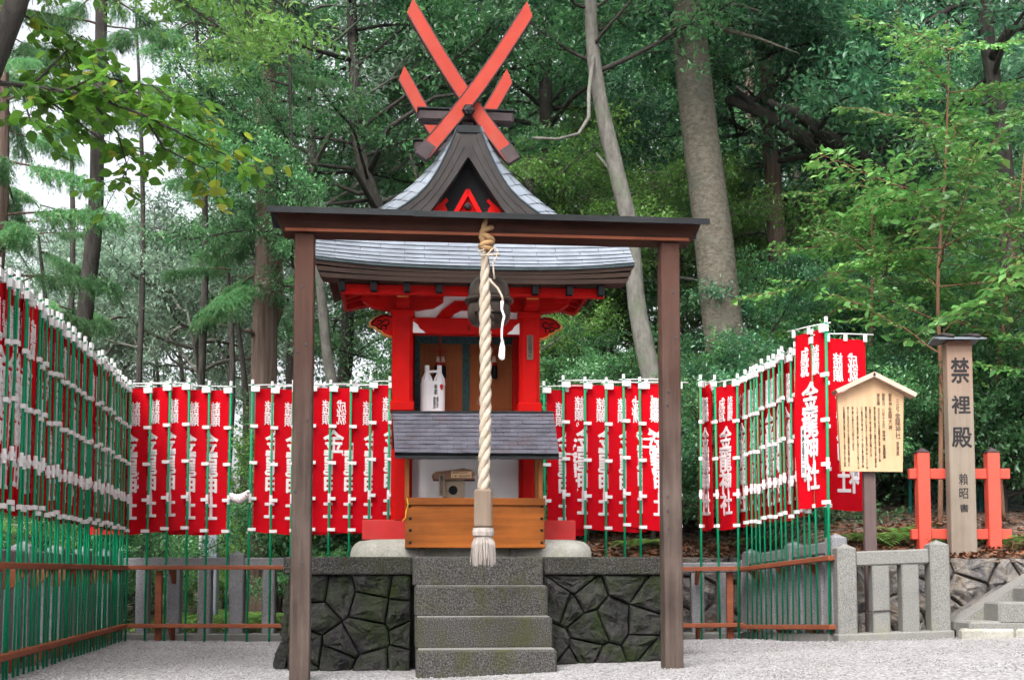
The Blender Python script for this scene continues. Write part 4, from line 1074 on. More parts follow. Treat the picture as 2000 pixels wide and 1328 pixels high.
bl0, bl1 = Vector((X(228, 13.62), 13.62, 0)), Vector((X(800, 13.62), 13.62, 0))
fx = lambda px, Y, a, b: (X(px, Y) - a.x) / (b.x - a.x)
sl_l = [fx(p, 13.62, bl0, bl1) for p in (283, 344, 404, 466, 528, 590, 652, 714, 776)]
stone_fence('granite fence with square posts behind the left back banners', bl0, bl1, [0] + sl_l + [1], [0, sl_l[3], sl_l[7], 1], .90, bigh=.075)
nl = Vector((-dl.y, dl.x, 0)); nl = nl if nl.x < 0 else -nl
fa, fb_ = CBL + nl * .3 + dl * .0 + Vector((0, .3, 0)), NL2 + nl * .3
ns = 20
stone_fence('long granite fence half hidden behind the dense row of green poles', fa, fb_, [i / ns for i in range(ns + 1)], [i / ns for i in range(0, ns + 1, 4)], .92, bigh=.08)
br0, br1 = Vector((X(1130, 13.5), 13.5, 0)), Vector((X(1458, 13.5), 13.5, 0))
sl_r = [fx(p, 13.5, br0, br1) for p in (1195, 1250, 1305, 1360, 1412)]
stone_fence('low granite fence behind the right back banners before the earth bank', br0, br1, [0] + sl_r + [1], [0, 1], .83, bigh=.06)
rs0, rs1 = Vector((X(1466, 13.35), 13.35, 0)), Vector((X(1648, 10.95), 10.95, 0))
dsr = (rs1 - rs0)
stone_fence('granite fence behind the short row of poles, running to the corner post', rs0, rs1 - dsr.normalized() * .18, [i / 9 for i in range(10)], [0, 5 / 9, 1], .90, bigh=.07)
rf0, rf1 = Vector((X(1648, 10.95), 10.95, 0)), Vector((X(1828, 10.95), 10.95, 0))
stone_fence('clean pale granite fence panel with two pointed posts below the notice board', rf0, rf1, [0, fx(1714, 10.95, rf0, rf1), fx(1771, 10.95, rf0, rf1), 1], [0, 1], .79, w=.165, mat='granite_warm', rail=(.12, .13), bigh=.075)
wr = fx(1711, 10.95, rf0, rf1); p = on(rf0.lerp(rf1, wr)) + Vector((0, 0, 1.0 - .74))
wo = tag(MB().tube([p + Vector((a, b, .006 * a * 10)) for a, b in ((-.086, -.086), (.086, -.083), (.086, .086), (-.083, .086), (-.086, -.09))], .006, 6).build('wire_loop', K['log_dark']), 'dark wire loop tied round one pale granite baluster', 'wire')

# ================================================================ BANNERS
PH, FWD, FH0, FH1 = 2.83, .45, 1.19, 2.755                               # pole height, cloth width, cloth bottom / top
def cloth_fn(seed):
    r = random.Random(seed); a1, a2, p1, p2, p3 = r.uniform(.006, .012), r.uniform(.004, .009), r.uniform(0, 6), r.uniform(0, 6), r.uniform(0, 6)
    k1 = r.uniform(10, 15); sw = r.uniform(-.02, .02)
    def fn(x, z):                                                        # x 0 at the pole edge .. FWD, z world height
        s = (FH1 - z) / (FH1 - FH0); e = min(1, max(0, x / .06))
        y = (a1 * math.sin(k1 * x + p1 + 1.2 * s) + a2 * math.sin(24 * x + p2 - 2.0 * s)) * e * (.25 + .9 * s) + .014 * math.sin(6 * s + p3) * (x / FWD) + sw * s * s * (x / FWD)
        return y
    return fn
CY0 = .034                                                               # cloth hangs just behind the pole
def make_banner(seed, mir):
    """meshes of one banner: normal = cloth to the left of the pole, writing readable; mirrored = seen from its back"""
    fn = cloth_fn(seed); sg = 1 if mir else -1; out = {}
    x0 = .035; m = MB(); nx, nzz = 16, 26; r = random.Random(seed)
    for j in range(nzz + 1):
        z = FH0 + (FH1 - FH0) * j / nzz
        for i in range(nx + 1):
            x = FWD * i / nx; zz = z - .012 * math.sin(3.1 * x / FWD) * (1 - j / nzz) - (.02 * x / FWD if j == 0 else 0)
            m.v.append(Vector((sg * (x0 + x * (1 - .05 * (1 - j / nzz))), CY0 + fn(x, z), zz)))
    for j in range(nzz):
        for i in range(nx): a = j * (nx + 1) + i; m.f.append((a, a + 1, a + nx + 2, a + nx + 1))
    out['cloth'] = m.mesh('cloth', K['banner_red'], True)
    # lettering; in readable view the pole edge is at the right
    def place(body, w, h, cx, ztop, bold):
        t, co = text_mesh(body, .2, bold, .0055, mat='banner_white', line=.86)
        def wrap(c):
            c = c.copy()
            for k in range(len(c)):
                u = min(FWD, max(0, -c[k, 0] - x0)); c[k, 1] += CY0 + fn(u, c[k, 2])
                if mir: c[k, 0] = -c[k, 0]
            return c
        fit(t, co, w, h, (cx, 0, ztop), wrap); return t
    out['text'] = [place('諸願', .105, .27, -x0 - FWD * .33, FH1 - .13, .0022), place('成就', .105, .27, -x0 - FWD * .68, FH1 - .13, .0022), place('金龍神社', .225, .98, -x0 - FWD * .5, FH1 - .45, .0045)]
    if mir:
        for t in out['text']: t.flip_normals()
    tb = []
    for z, w in ((FH1 - .01, .085), (FH1 - .42, .075), (FH1 - .82, .075), (FH1 - 1.21, .075), (FH0 + .02, .075)):
        q = MB(); h = .034 if z < FH1 - .05 else .06
        q.box((sg * (w / 2 - .008), -.0165, z), (w, .004, h)); q.box((sg * (w / 2 - .008), .0165, z), (w, .004, h)); q.box((-sg * .012, 0, z), (.006, .034, h))
        q.box((sg * (w - .016), .01, z), (.012, .05, h))
        tb.append(q.mesh('tab', K['white_plastic']))
    out['tabs'] = tb
    for f in (.5, .97):
        q = MB().box((sg * (x0 + FWD * f), CY0 * .6, FH1 + .015), (.036, .012, .07)); tb.append(q.mesh('tab', K['white_plastic']))
    rod = MB().tube([(-sg * .05, .012, PH - .045), (sg * .25, .014, PH - .03), (sg * .56, .02, PH - .025)], .0055, 6)
    out['rod'] = rod.mesh('cross_rod', K['white_plastic'], True)
    return out
POLE_THIN = MB().tube([(0, 0, -.03), (0, 0, PH)], .0098, 10).mesh('pole', K['pole_green'], True)
POLE = MB().tube([(0, 0, -.03), (0, 0, PH)], .0128, 10).mesh('pole', K['pole_green'], True)
CAPM = MB().tube([(0, 0, PH - .035), (0, 0, PH + .015)], .0165, 8).mesh('pole_cap', K['white_plastic'])
JOINT = MB().tube([(0, 0, 1.50), (0, 0, 1.60)], .0165, 8).mesh('pole_joint', K['white_plastic'])
PROT = {(m_, k): make_banner(20 + k + 10 * m_, m_) for m_ in (0, 1) for k in range(4)}
bcount = [0]
def banner(p, phi, mir, label, group, k=None, dz=0, sc=1, slip=False, thin=False):
    bcount[0] += 1; k = bcount[0] % 4 if k is None else k; q = PROT[int(mir), k]
    t = thing('banner', label, 'banner', on(p, dz), R(phi), group); r = random.Random(bcount[0] * 7)
    t.rotation_euler = (R(r.uniform(-.5, .5)), R(r.uniform(-.5, .5)), R(phi))
    obj('pole', POLE_THIN if thin else POLE, t); t.scale = (1, 1, sc); obj('pole_cap', CAPM, t); obj('pole_joint', JOINT, t); obj('cross_rod', q['rod'], t)
    c = obj('cloth', q['cloth'], t)
    for tx in q['text']: obj('lettering', tx, c)
    for tb in q['tabs']: obj('tab', tb, t)
    if slip:
        sg = 1 if mir else -1
        s_ = MB().box((sg * .34, .012, 1.68), (.062, .004, .46)).build('name_slip', K['white_paper'], t)
        tm, co = text_mesh('奉納金龍会一同', .1); fit(tm, co, .04, .40, (sg * .34, .0085, 1.88)); obj('lettering', tm, s_)
    return t
# left row
LL = (NL2 - CBL).length; nb = int(LL / .148); rphi = math.degrees(math.atan2(-dl.y, -dl.x))
r_ = random.Random(4)
for i in range(nb):
    p = CBL + dl * (.12 + i * .148 + r_.uniform(-.03, .03))
    banner(p, rphi + 2.5 + r_.uniform(-2, 2), 1, 'red banner edge on in the dense row of green poles', 'banners in the dense side row', dz=r_.uniform(-.02, .03), thin=True)
# back row, left part
for px in (250, 287, 325, 366, 403, 444):
    banner(Vector((X(px, 13.3), 13.3, 0)), -9 + r_.uniform(-1.5, 1.5), 0, 'red banner with readable white writing between the pole corner and the gap', 'readable banners in the back row', dz=r_.uniform(-.03, .01))
for px in (485, 529, 567, 604, 641, 681, 719, 756):
    banner(Vector((X(px, 13.3), 13.3, 0)), 9 + r_.uniform(-1.5, 1.5), 1, 'red banner with mirrored white writing between the gap and the shrine', 'mirrored banners left of the shrine', dz=r_.uniform(-.02, .03) - (.05 if px in (529,) else 0))
for px in (1066, 1102, 1143, 1182, 1220, 1251):
    banner(Vector((X(px, 13.25), 13.25, 0)), 9 + r_.uniform(-1.5, 1.5), 1, 'red banner with mirrored white writing beside the offering box and weathered post', 'mirrored banners right of the shrine', dz=r_.uniform(-.02, .03) - (.07 if px == 1066 else 0))
banner(Vector((X(1330, 13.2), 13.2, 0)), 84, 1, 'red banner turned edge on just past the weathered frame post', 'corner banners')
banner(Vector((X(1368, 13.2), 13.2, 0)), 63, 1, 'red banner turned half away with mirrored writing, near the short pole row', 'corner banners')
banner(Vector((X(1404, 13.2), 13.2, 0)), 97, 1, 'red banner seen edge on between two half turned banners', 'corner banners')
banner(Vector((X(1440, 13.15), 13.15, 0)), -64, 0, 'red banner turned half away with readable writing, near the short pole row', 'corner banners')
rpx = [1458, 1467, 1476, 1485, 1494, 1504, 1515, 1526, 1536, 1546, 1558, 1570, 1582, 1594]
rr_phi = math.degrees(math.atan2(-(CBR - NR_).y, -(CBR - NR_).x))
def on_right(px):
    d = NR_ - CBR; t = (px - 1447) / (1620 - 1447)                       # solve along the row for its pixel
    lo, hi = 0, 1.1
    for _ in range(40):
        md = (lo + hi) / 2; q = CBR.lerp(NR_, md); qx = CX + q.x / q.y * F
        if qx < px: lo = md
        else: hi = md
    return CBR.lerp(NR_, lo)
for px in rpx: banner(on_right(px), rr_phi - 5 + r_.uniform(-2, 1.5), 0, 'red banner edge on in the short row of poles by the granite corner post', 'banners in the short side row', dz=r_.uniform(-.02, .03), slip=px in (1582,), thin=True)
banner(Vector((X(1612, 11.8), 11.8, 0)), 12, 1, 'wide red banner with mirrored writing hanging behind the notice board', 'end banners', sc=1.06, slip=True)
banner(on_right(1617), rr_phi + 17, 0, 'red banner with readable writing and paper slip at the end of the short row', 'end banners', sc=1.03, slip=True)
# rolled white cloth tied between two poles
a, b = W(450, 968, 13.22), W(486, 962, 13.22); m = MB()
for k in range(3): m.tube([a.lerp(b, t) + Vector((0, .02 * math.cos(6.28 * (2.5 * t + k / 3)), .028 * math.sin(6.28 * (2.5 * t + k / 3)) - .05 * math.sin(3.14 * t))) for t in np.linspace(0, 1, 30)], [.012 + .016 * math.sin(3.14 * t) for t in np.linspace(0, 1, 30)], 8)
tag(m.build('rolled_cloth', K['banner_white'], smooth=True), 'twisted white cloth tied between two green poles in the gap', 'cloth')

# ================================================================ RIGHT SIDE: wall, notice board, tablet, red rails, stairs
wl_ = thing('retaining_wall', 'rough grey and brown stone retaining wall behind the granite fence panel', 'wall', (0, 0, 0))
def wall_run(x0, x1, n, k, seed, zt, f):
    for c in voro(x1 - x0, zt + .08, n, k, seed):
        global sd_; sd_ += 1
        rock(c, lambda u, v, o: Vector((x0 + u, f(x0 + u) - o + .10 * v, v + .0)), .04, sd_, .012).build('rock', K['wall_rock'], wl_)
wall_run(.85, 2.93, 6, 3, 5, .84, lambda x: wallY(x) - .06)
wall_run(3.36, 7.2, 9, 4, 6, .80, lambda x: wallY(x) - .06)
m = MB()
for xs, in ((np.arange(.6, 9.1, .1),),):
    for x in xs: m.v += [Vector((x, wallY(x) + .0, -.05)), Vector((x, wallY(x) + .09, .83))]
    for i in range(len(xs) - 1): a = i * 2; m.f.append((a, a + 2, a + 3, a + 1))
m.build('mortar', K['mortar_pale'], wl_)
# notice board
nbp = W(1703, 1052, 11.2); nz0 = g(nbp.x, nbp.y)
nb_ = thing('notice_board', 'house shaped pale wooden notice board with gabled top on a dark post', 'notice board', (nbp.x, nbp.y, nz0))
no = Vector((nbp.x, nbp.y, nz0)); NBY = 11.17
q = lambda x, y, Y=NBY: (W(x, y, Y) - no)
bpoly = [q(1643, 920), q(1763, 921), q(1765, 771), q(1703, 737), q(1635, 771)]
m = MB().prism([(p.x, p.z) for p in bpoly], -.03, .012).build('board', K['sign_wood'], nb_)
for (a, b) in (((1703, 733), (1630, 767)), ((1703, 733), (1785, 774))):
    pa, pb = q(*a), q(*b); pa.y = pb.y = -.03; d = (pb - pa).normalized()
    MB().bar(pa - d * .012, pb, .16, .042, up=(0, 0, 1) if abs(d.z) < .9 else (1, 0, 0), bev=.003).build('roof_board', K['sign_pale'], nb_)
pt = q(1701, 900); MB().box((pt.x, .045, pt.z / 2 + .0), (.11, .06, pt.z), bev=.006).build('post', K['sign_post_wood'], nb_)
cols_ = [(1753, 780, 'ink', '三社', .03, .11), (1753, 806, 'ink', '金龍神社', .05, .24), (1753, 862, 'ink', '禁裡殿', .026, .13),
         (1738, 768, 'ink', '御祭神', .03, .12), (1738, 794, 'ink', '金龍大神', .036, .22), (1725, 768, 'ink', '御祭日', .028, .11), (1725, 798, 'ink', '八月十五日', .026, .18), (1726, 840, 'ink', '御神徳　金運開運', .028, .26),
         (1715, 768, 'ink', '御由緒', .028, .11)]
body = '当社は元弘の乱の折後醍醐天皇が禁裡に奉斎された龍神を祀り国の安泰と開運を祈願された古き社にて財宝を授け給う神として広く信仰を集め御神前に願いを納める人々が絶えない'
for x, y, mt, s, w, h in cols_:
    tm, co = text_mesh(s, .1); p = q(x, y); fit(tm, co, w, h, (p.x, -.0315, p.z)); obj('lettering', tm, m)
for i, x in enumerate((1716, 1708, 1699, 1691, 1683, 1674, 1665, 1656, 1648)):
    n = [24, 26, 20, 27, 25, 27, 18, 26, 25][i]; s = (body * 3)[i * 11:i * 11 + n]; y0 = 796 if i == 0 else 794
    hh = [.54, .56, .46, .57, .56, .57, .4, .55, .55][i] * (.92 if i == 0 else 1); tm, co = text_mesh(s, .1, res=1); p = q(x, y0); fit(tm, co, .019, hh, (p.x, -.0315, p.z)); obj('lettering', tm, m)
# tall wooden name tablet
tbp = W(1880, 1086, 12.25); tz = tbp.z - .06; tb_ = thing('name_tablet', 'tall weathered wooden tablet with black brush characters and a small capped roof', 'tablet', (tbp.x, tbp.y, tz))
to = Vector((tbp.x, tbp.y, tz)); hgt = W(1866, 672, 12.25).z - tz; hw = .128
tbd = MB().box((0, 0, hgt / 2), (hw * 2, .13, hgt), bev=.006).build('board', K['tablet_wood'], tb_)
for s_, y, w, h in (('禁', 698, .185, .26), ('裡', 772, .19, .185), ('殿', 834, .20, .205)):
    tm, co = text_mesh(s_, .2, .004); p = W(1871, y, 12.18) - to; fit(tm, co, w, h, (0.0, -.0665, p.z)); obj('lettering', tm, tbd)
for s_, y, w, h in (('賴', 924, .088, .115), ('昭', 953, .09, .105), ('書', 984, .09, .08)):
    tm, co = text_mesh(s_, .2, .0012); p = W(1880, y, 12.18) - to; fit(tm, co, w, h, (.005, -.0665, p.z)); obj('lettering', tm, tbd)
MB().box((.0, 0, hgt - .005), (hw * 2 - .02, .15, .05)).build('neck', K['bark_wood'], tb_)
rp_ = MB()
for s in (-1, 1): rp_.bar((0, s * .0, hgt + .065), (0, s * .17, hgt + .025), .48, .014, up=(0, 0, 1))
rp_.build('roof_plate', K['slate_roof'], tb_)
for x in (-.13, .13): 
    rm = MB().tube([(x - .04, .16, hgt + .10), (x + .0, 0, hgt + .095), (x + .035, -.17, hgt + .05)], .02, 8).build('roof_roll', K['barge_grey'], tb_, smooth=True)
# coral rail fence
cf = thing('coral_fence', 'short coral red timber fence with two black capped posts behind the tablet', 'fence', W(1875, 1085, 12.45))
cfo = cf.location.copy()
for px in (1805, 1942):
    p = W(px, 1085, 12.45) - cfo; p.z = -.08; zt = W(px, 884, 12.45).z - cfo.z
    po = MB().box((p.x, 0, (p.z + zt) / 2), (.125, .125, zt - p.z), bev=.008).build('post', K['coral_paint'], cf)
    cp_ = MB(); cp_.v = [Vector((p.x + a * .068, b * .068, zt + .001)) for a, b in ((-1, -1), (1, -1), (1, 1), (-1, 1))] + [Vector((p.x, 0, zt + .055))]
    cp_.f = [(0, 1, 4), (1, 2, 4), (2, 3, 4), (3, 0, 4), (3, 2, 1, 0)]; cp_.build('post_cap', K['log_dark'], po)
for y0, y1, a, b in ((915, 935, 1776, 1972), (1033, 1053, 1780, 1976)):
    pa, pb = W(a, (y0 + y1) / 2, 12.45) - cfo, W(b, (y0 + y1) / 2, 12.45) - cfo
    zc = (pa.z + pb.z) / 2; MB().box(((pa.x + pb.x) / 2, .02, zc), (pb.x - pa.x, .07, .105), bev=.006).build('rail', K['coral_paint'], cf)
# stairs at the right with a sloping cheek stone
stt = thing('stone_stairs', 'pale worn stone stairs with sloping cheek stone climbing the bank', 'stairs', (0, 0, 0))
yS = 10.85
cb0, cb1 = W(1868, 1222, yS), W(2040, 1122, yS)
sp_ = [(cb0.x, cb0.z - .03), (cb0.x + .12, cb0.z - .03), (cb1.x, cb1.z - .06), (cb1.x, cb1.z + .05), (cb0.x + .02, cb0.z + .03)]
MB().prism(sp_, yS, yS + .3).build('cheek_stone', K['granite_warm'], stt)
MB().prism([(cb0.x + .0, .05), (cb1.x + .3, .05), (cb1.x + .3, cb1.z - .1), (cb1.x, cb1.z - .1), (cb0.x + .1, cb0.z - .034)], yS + .05, yS + 1.0).build('stair_core', K['wall_rock'], stt)
zk = g(3.9, 10.8)
for i, (px, y) in enumerate(((1895, 1214), (1952, 1176), (2010, 1146))):
    p = W(px, y, yS - .35 + i * .0); zt = p.z
    MB().box((p.x + .9, yS - .16, zt - .09), (1.8, .34, .19), bev=.02).build('step', K['granite_warm'], stt)
    
# stone block course under the stairs
for i in range(4): MB().box((W(1852, 1230, yS).x + .22 + i * .46, yS - .3, g(4.1, 10.8) + .02), (.45, .12, .12), bev=.02).build('footing_stone', K['base_rock'], stt)
# chain link fence and teal sheet up the bank
clf = thing('chain_link_fence', 'teal chain link fence among the bushes behind the wooden tablet', 'fence', W(1900, 1000, 14.5)); co0 = clf.location.copy()
m = MB(); xa, xb = W(1775, 800, 14.5).x - co0.x, W(2050, 800, 14.5).x - co0.x; z0, z1 = -.3, W(1900, 690, 14.5).z - co0.z
st = .07; u = xa - (z1 - z0)
while u < xb:
    for s in (1, -1):
        x_0, x_1 = (u, u + (z1 - z0)) if s > 0 else (u + (z1 - z0), u)
        za_, zb_ = z0, z1
        def cut(xa_, za1, xb_, zb1, lim, keep_gt): pass
        pts = []
        for t in np.linspace(0, 1, 40):
            xx = x_0 + (x_1 - x_0) * t
            if xa <= xx <= xb: pts.append(Vector((xx, s * .003, z0 + (z1 - z0) * t)))
        if len(pts) > 1: m.tube([pts[0], pts[-1]], .0022, 3, cap=False)
    u += st
m.build('wire_mesh', K['teal_mesh'], clf)
for f in (0, .5, 1): MB().tube([(xa + (xb - xa) * f, .03, z0), (xa + (xb - xa) * f, .03, z1 + .05)], .022, 8).build('post', K['teal_mesh'], clf, smooth=True)
MB().tube([(xa, .03, z1), (xb, .03, z1)], .014, 8).build('top_rail', K['teal_mesh'], clf, smooth=True)
a, b = W(1955, 700, 15), W(2060, 850, 15)
m = MB(); n = 16
for i in range(n + 1):
    x = a.x + (b.x - a.x) * i / n; m.v += [Vector((x, 15 + (.012 if i % 2 else -.012), b.z)), Vector((x, 15 + (.012 if i % 2 else -.012), a.z)), Vector((x, 15.05, a.z)), Vector((x, 15.05, b.z))]
for i in range(n):
    for k in range(4): c0, c1 = i * 4 + k, i * 4 + (k + 1) % 4; m.f.append((c0, c1, c1 + 4, c0 + 4))
m.f += [(0, 1, 2, 3), (4 * n + 3, 4 * n + 2, 4 * n + 1, 4 * n)]
tag(m.build('teal_panel', K['teal_sheet']), 'plain teal sheet panel beyond the chain link fence', 'panel')
# pale shed and a grey post far behind the left fence
shd = thing('white_shed', 'plain white walled shed half hidden behind the banners left of the shrine', 'shed', (X(660, 19), 19, .1))
MB().box((0, 0, .75), (1.1, 1.6, 1.5)).build('wall', K['white_plaster'], shd)
for i in range(8): MB().box((.72, -.6, .1 + i * .17), (.32, .06, .15), bev=.006).build('siding_board', K['siding'], shd)
MB().prism([(-.7, 1.5), (.7, 1.5), (.7, 1.56), (0, 1.85), (-.7, 1.56)], -.95, .95).build('roof', K['barge_grey'], shd)
gm = thing('grey_post', 'grey square metal post standing behind the left granite fence', 'post', (X(412, 16), 16, .05))
MB().box((0, 0, .9), (.2, .16, 1.8), bev=.01).build('column', K['grey_metal'], gm); MB().box((-.125, 0, .9), (.035, .1, 1.8), bev=.004).build('edge_strip', K['white_plastic'], gm)
# ================================================================ FOLIAGE
class LV:
    def __init__(s): s.v = []; s.t = []; s.r = []; s.mi = []; s.n = 0
    def leaves(s, p, d, nrm, L, w, rnd, fold=.22):
        n = len(p); d = d / np.linalg.norm(d, axis=1, keepdims=True); side = np.cross(d, nrm); side /= np.linalg.norm(side, axis=1, keepdims=True) + 1e-9
        nn = np.cross(side, d); L = L[:, None]; w = w[:, None]
        a = p; b = p + d * L * .45 + side * w * .5 + nn * w * fold; c = p + d * L - nn * L * .08; e = p + d * L * .45 - side * w * .5 + nn * w * fold
        v = np.stack([a, b, c, e], 1).reshape(-1, 3); k = np.arange(n)[:, None] * 4 + s.n
        t = np.concatenate([k + np.array([[0, 1, 2]]), k + np.array([[0, 2, 3]])], 1).reshape(-1, 3)
        s.v.append(v); s.t.append(t); s.r.append(np.repeat(rnd, 4)); s.mi.append(np.zeros(2 * n, int)); s.n += 4 * n
    def twig(s, pts, r0, r1, seg=4):
        pts = np.asarray(pts, float); m = len(pts); vs = []
        for i, p in enumerate(pts):
            t = pts[min(i + 1, m - 1)] - pts[max(i - 1, 0)]; t /= np.linalg.norm(t) + 1e-9
            u = np.cross(t, [.31, .22, .92]); u /= np.linalg.norm(u) + 1e-9; w = np.cross(t, u); r = r0 + (r1 - r0) * i / (m - 1)
            for k in range(seg): a = 6.2832 * k / seg; vs.append(p + (u * math.cos(a) + w * math.sin(a)) * r)
        ts = []
        for i in range(m - 1):
            for k in range(seg):
                a, b = i * seg + k, i * seg + (k + 1) % seg; ts += [(a, b, b + seg), (a, b + seg, a + seg)]
        s.v.append(np.array(vs)); s.t.append(np.array(ts) + s.n); s.r.append(np.full(len(vs), .5)); s.mi.append(np.ones(len(ts), int)); s.n += len(vs)
    def mesh(s, name, leaf, bark_):
        return np_mesh(name, np.concatenate(s.v), np.concatenate(s.t), rnd=np.clip(np.concatenate(s.r), 0, 1), midx=np.concatenate(s.mi), mats=[K[leaf], K[bark_]])
def curve(p0, d0, L, n, r, droop=0., wob=.12):
    pts = [np.array(p0, float)]; d = np.array(d0, float); d /= np.linalg.norm(d)
    for i in range(n):
        d = d + r.normal(0, wob, 3) + np.array([0, 0, -droop]); d /= np.linalg.norm(d); pts.append(pts[-1] + d * L / n)
    return pts
def bough_broad(seed, leaf='leaf_laurel', bark_='bark_dark', nl=1150, ls=.085, L=2.2, flat=.5, asp=.45):
    r = np.random.default_rng(seed); o = LV(); main = curve((0, 0, 0), (1, 0, .12), L, 9, r, .0, .16); o.twig(main, .035, .006)
    cents = []
    for i in range(2, 10):
        for k in range(2):
            a = r.uniform(.4, 1.2) * (1 if (i + k) % 2 else -1); d = main[i] - main[i - 1]; d /= np.linalg.norm(d)
            dd = np.array([d[0] * math.cos(a) - d[1] * math.sin(a), d[0] * math.sin(a) + d[1] * math.cos(a), d[2] + r.uniform(-.2, .55)])
            tl = r.uniform(.35, .8) * (1.15 - .05 * i); tw = curve(main[i], dd, tl, 5, r, .03, .22); o.twig(tw, .011, .003, 3)
            cents += [(tw[3], .7), (tw[4], .9), (tw[5], 1.)]
            if r.random() < .5:
                t2 = curve(tw[3], dd + r.normal(0, .6, 3), tl * .6, 3, r, 0, .25); o.twig(t2, .006, .002, 3); cents += [(t2[2], .8), (t2[3], 1.)]
    wts = np.array([c[1] for c in cents]) * r.uniform(.3, 1.6, len(cents)); wts /= wts.sum(); idx = r.choice(len(cents), nl, p=wts)
    C = np.array([c[0] for c in cents])[idx]; off = r.normal(0, 1, (nl, 3)) * np.array([.115, .115, .115 * flat]); p = C + off
    d = off * 3 + r.normal(0, .6, (nl, 3)) + np.array([.25, 0, -.12]); nrm = r.normal(0, .45, (nl, 3)) + np.array([0, 0, 1])
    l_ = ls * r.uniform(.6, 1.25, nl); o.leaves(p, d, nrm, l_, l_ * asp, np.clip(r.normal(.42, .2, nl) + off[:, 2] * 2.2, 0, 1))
    return o.mesh('bough', leaf, bark_)
def bough_cedar(seed, L=2.4, ns=230, leaf='leaf_cedar'):
    r = np.random.default_rng(seed); o = LV(); main = curve((0, 0, 0), (1, 0, .05), L, 9, r, .015, .08); o.twig(main, .035, .006)
    for i in range(ns):
        f = r.uniform(.25, 1); j = min(8, int(f * 9)); b = main[j] + (main[j + 1] - main[j]) * (f * 9 - j if f < 1 else 0)
        az = r.uniform(-1.4, 1.4) * (1 if r.random() < .5 else -1); st = np.array([math.cos(az), math.sin(az), r.uniform(-.2, .6)]); tl = r.uniform(.3, .62)
        tw = np.array(curve(b, st, tl, 6, r, .30, .12)); n = 34; q = r.uniform(.1, 1, n) * 6; k = np.clip(q.astype(int), 0, 5); p = tw[k] + (tw[k + 1] - tw[k]) * (q - k)[:, None]
        td = tw[k + 1] - tw[k]; td /= np.linalg.norm(td, axis=1, keepdims=True); d = td * 1.2 + r.normal(0, .5, (n, 3)); 
        l_ = r.uniform(.05, .11, n); o.leaves(p, d, r.normal(0, 1, (n, 3)), l_, l_ * .14, np.clip(r.normal(.45, .22) + r.normal(0, .1, n) + (.45 if r.random() < .05 else 0), 0, 1), 0)
    return o.mesh('bough', leaf, 'bark_cedar')
def bough_layer(seed, leaf='leaf_layer', ls=.135, L=1.9, nt=22, bark_='twig_red'):
    """flat spray: leaves in two ranks along thin side twigs"""
    r = np.random.default_rng(seed); o = LV(); main = curve((0, 0, 0), (1, 0, .22), L, 10, r, .03, .09); o.twig(main, .013, .003)
    for i in range(nt):
        f = .15 + .85 * i / nt; j = min(9, int(f * 10)); b = main[j]; d = main[j + 1] - main[j]; d /= np.linalg.norm(d); a = (1 if i % 2 else -1) * r.uniform(.6, 1.1)
        dd = np.array([d[0] * math.cos(a) - d[1] * math.sin(a), d[0] * math.sin(a) + d[1] * math.cos(a), d[2] * .5 + r.uniform(-.1, .15)])
        tl = r.uniform(.3, .75) * (1.1 - .6 * f); tw = np.array(curve(b, dd, tl, 6, r, .04, .1)); o.twig(tw, .005, .0015, 3)
        n = int(tl / .04); q = np.linspace(.6, 5.95, n); k = q.astype(int); p = tw[k] + (tw[np.minimum(k + 1, 6)] - tw[k]) * (q - k)[:, None]
        td = tw[np.minimum(k + 1, 6)] - tw[k]; sd = np.cross(td, [0, 0, 1]); sd /= np.linalg.norm(sd, axis=1, keepdims=True) + 1e-9; td /= np.linalg.norm(td, axis=1, keepdims=True) + 1e-9
        s_ = np.where(np.arange(n) % 2, 1, -1)[:, None]; dv = td * .65 + sd * s_ + np.array([0, 0, -.12]) + r.normal(0, .18, (n, 3)); l_ = ls * r.uniform(.6, 1.15, n)
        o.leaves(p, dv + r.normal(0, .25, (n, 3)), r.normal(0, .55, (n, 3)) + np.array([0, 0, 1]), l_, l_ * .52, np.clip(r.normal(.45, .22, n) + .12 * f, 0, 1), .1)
    return o.mesh('bough', leaf, bark_)
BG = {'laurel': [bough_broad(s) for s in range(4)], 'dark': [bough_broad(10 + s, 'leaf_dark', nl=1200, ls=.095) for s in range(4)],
      'fresh': [bough_broad(20 + s, 'leaf_fresh', 'bark_grey', 1100, .08) for s in range(3)], 'pale': [bough_broad(30 + s, 'leaf_haze_tint', 'bark_grey', 1000, .085) for s in range(3)],
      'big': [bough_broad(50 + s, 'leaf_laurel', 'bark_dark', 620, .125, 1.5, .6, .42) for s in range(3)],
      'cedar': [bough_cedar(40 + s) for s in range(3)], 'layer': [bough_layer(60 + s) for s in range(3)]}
GA = 2.39996
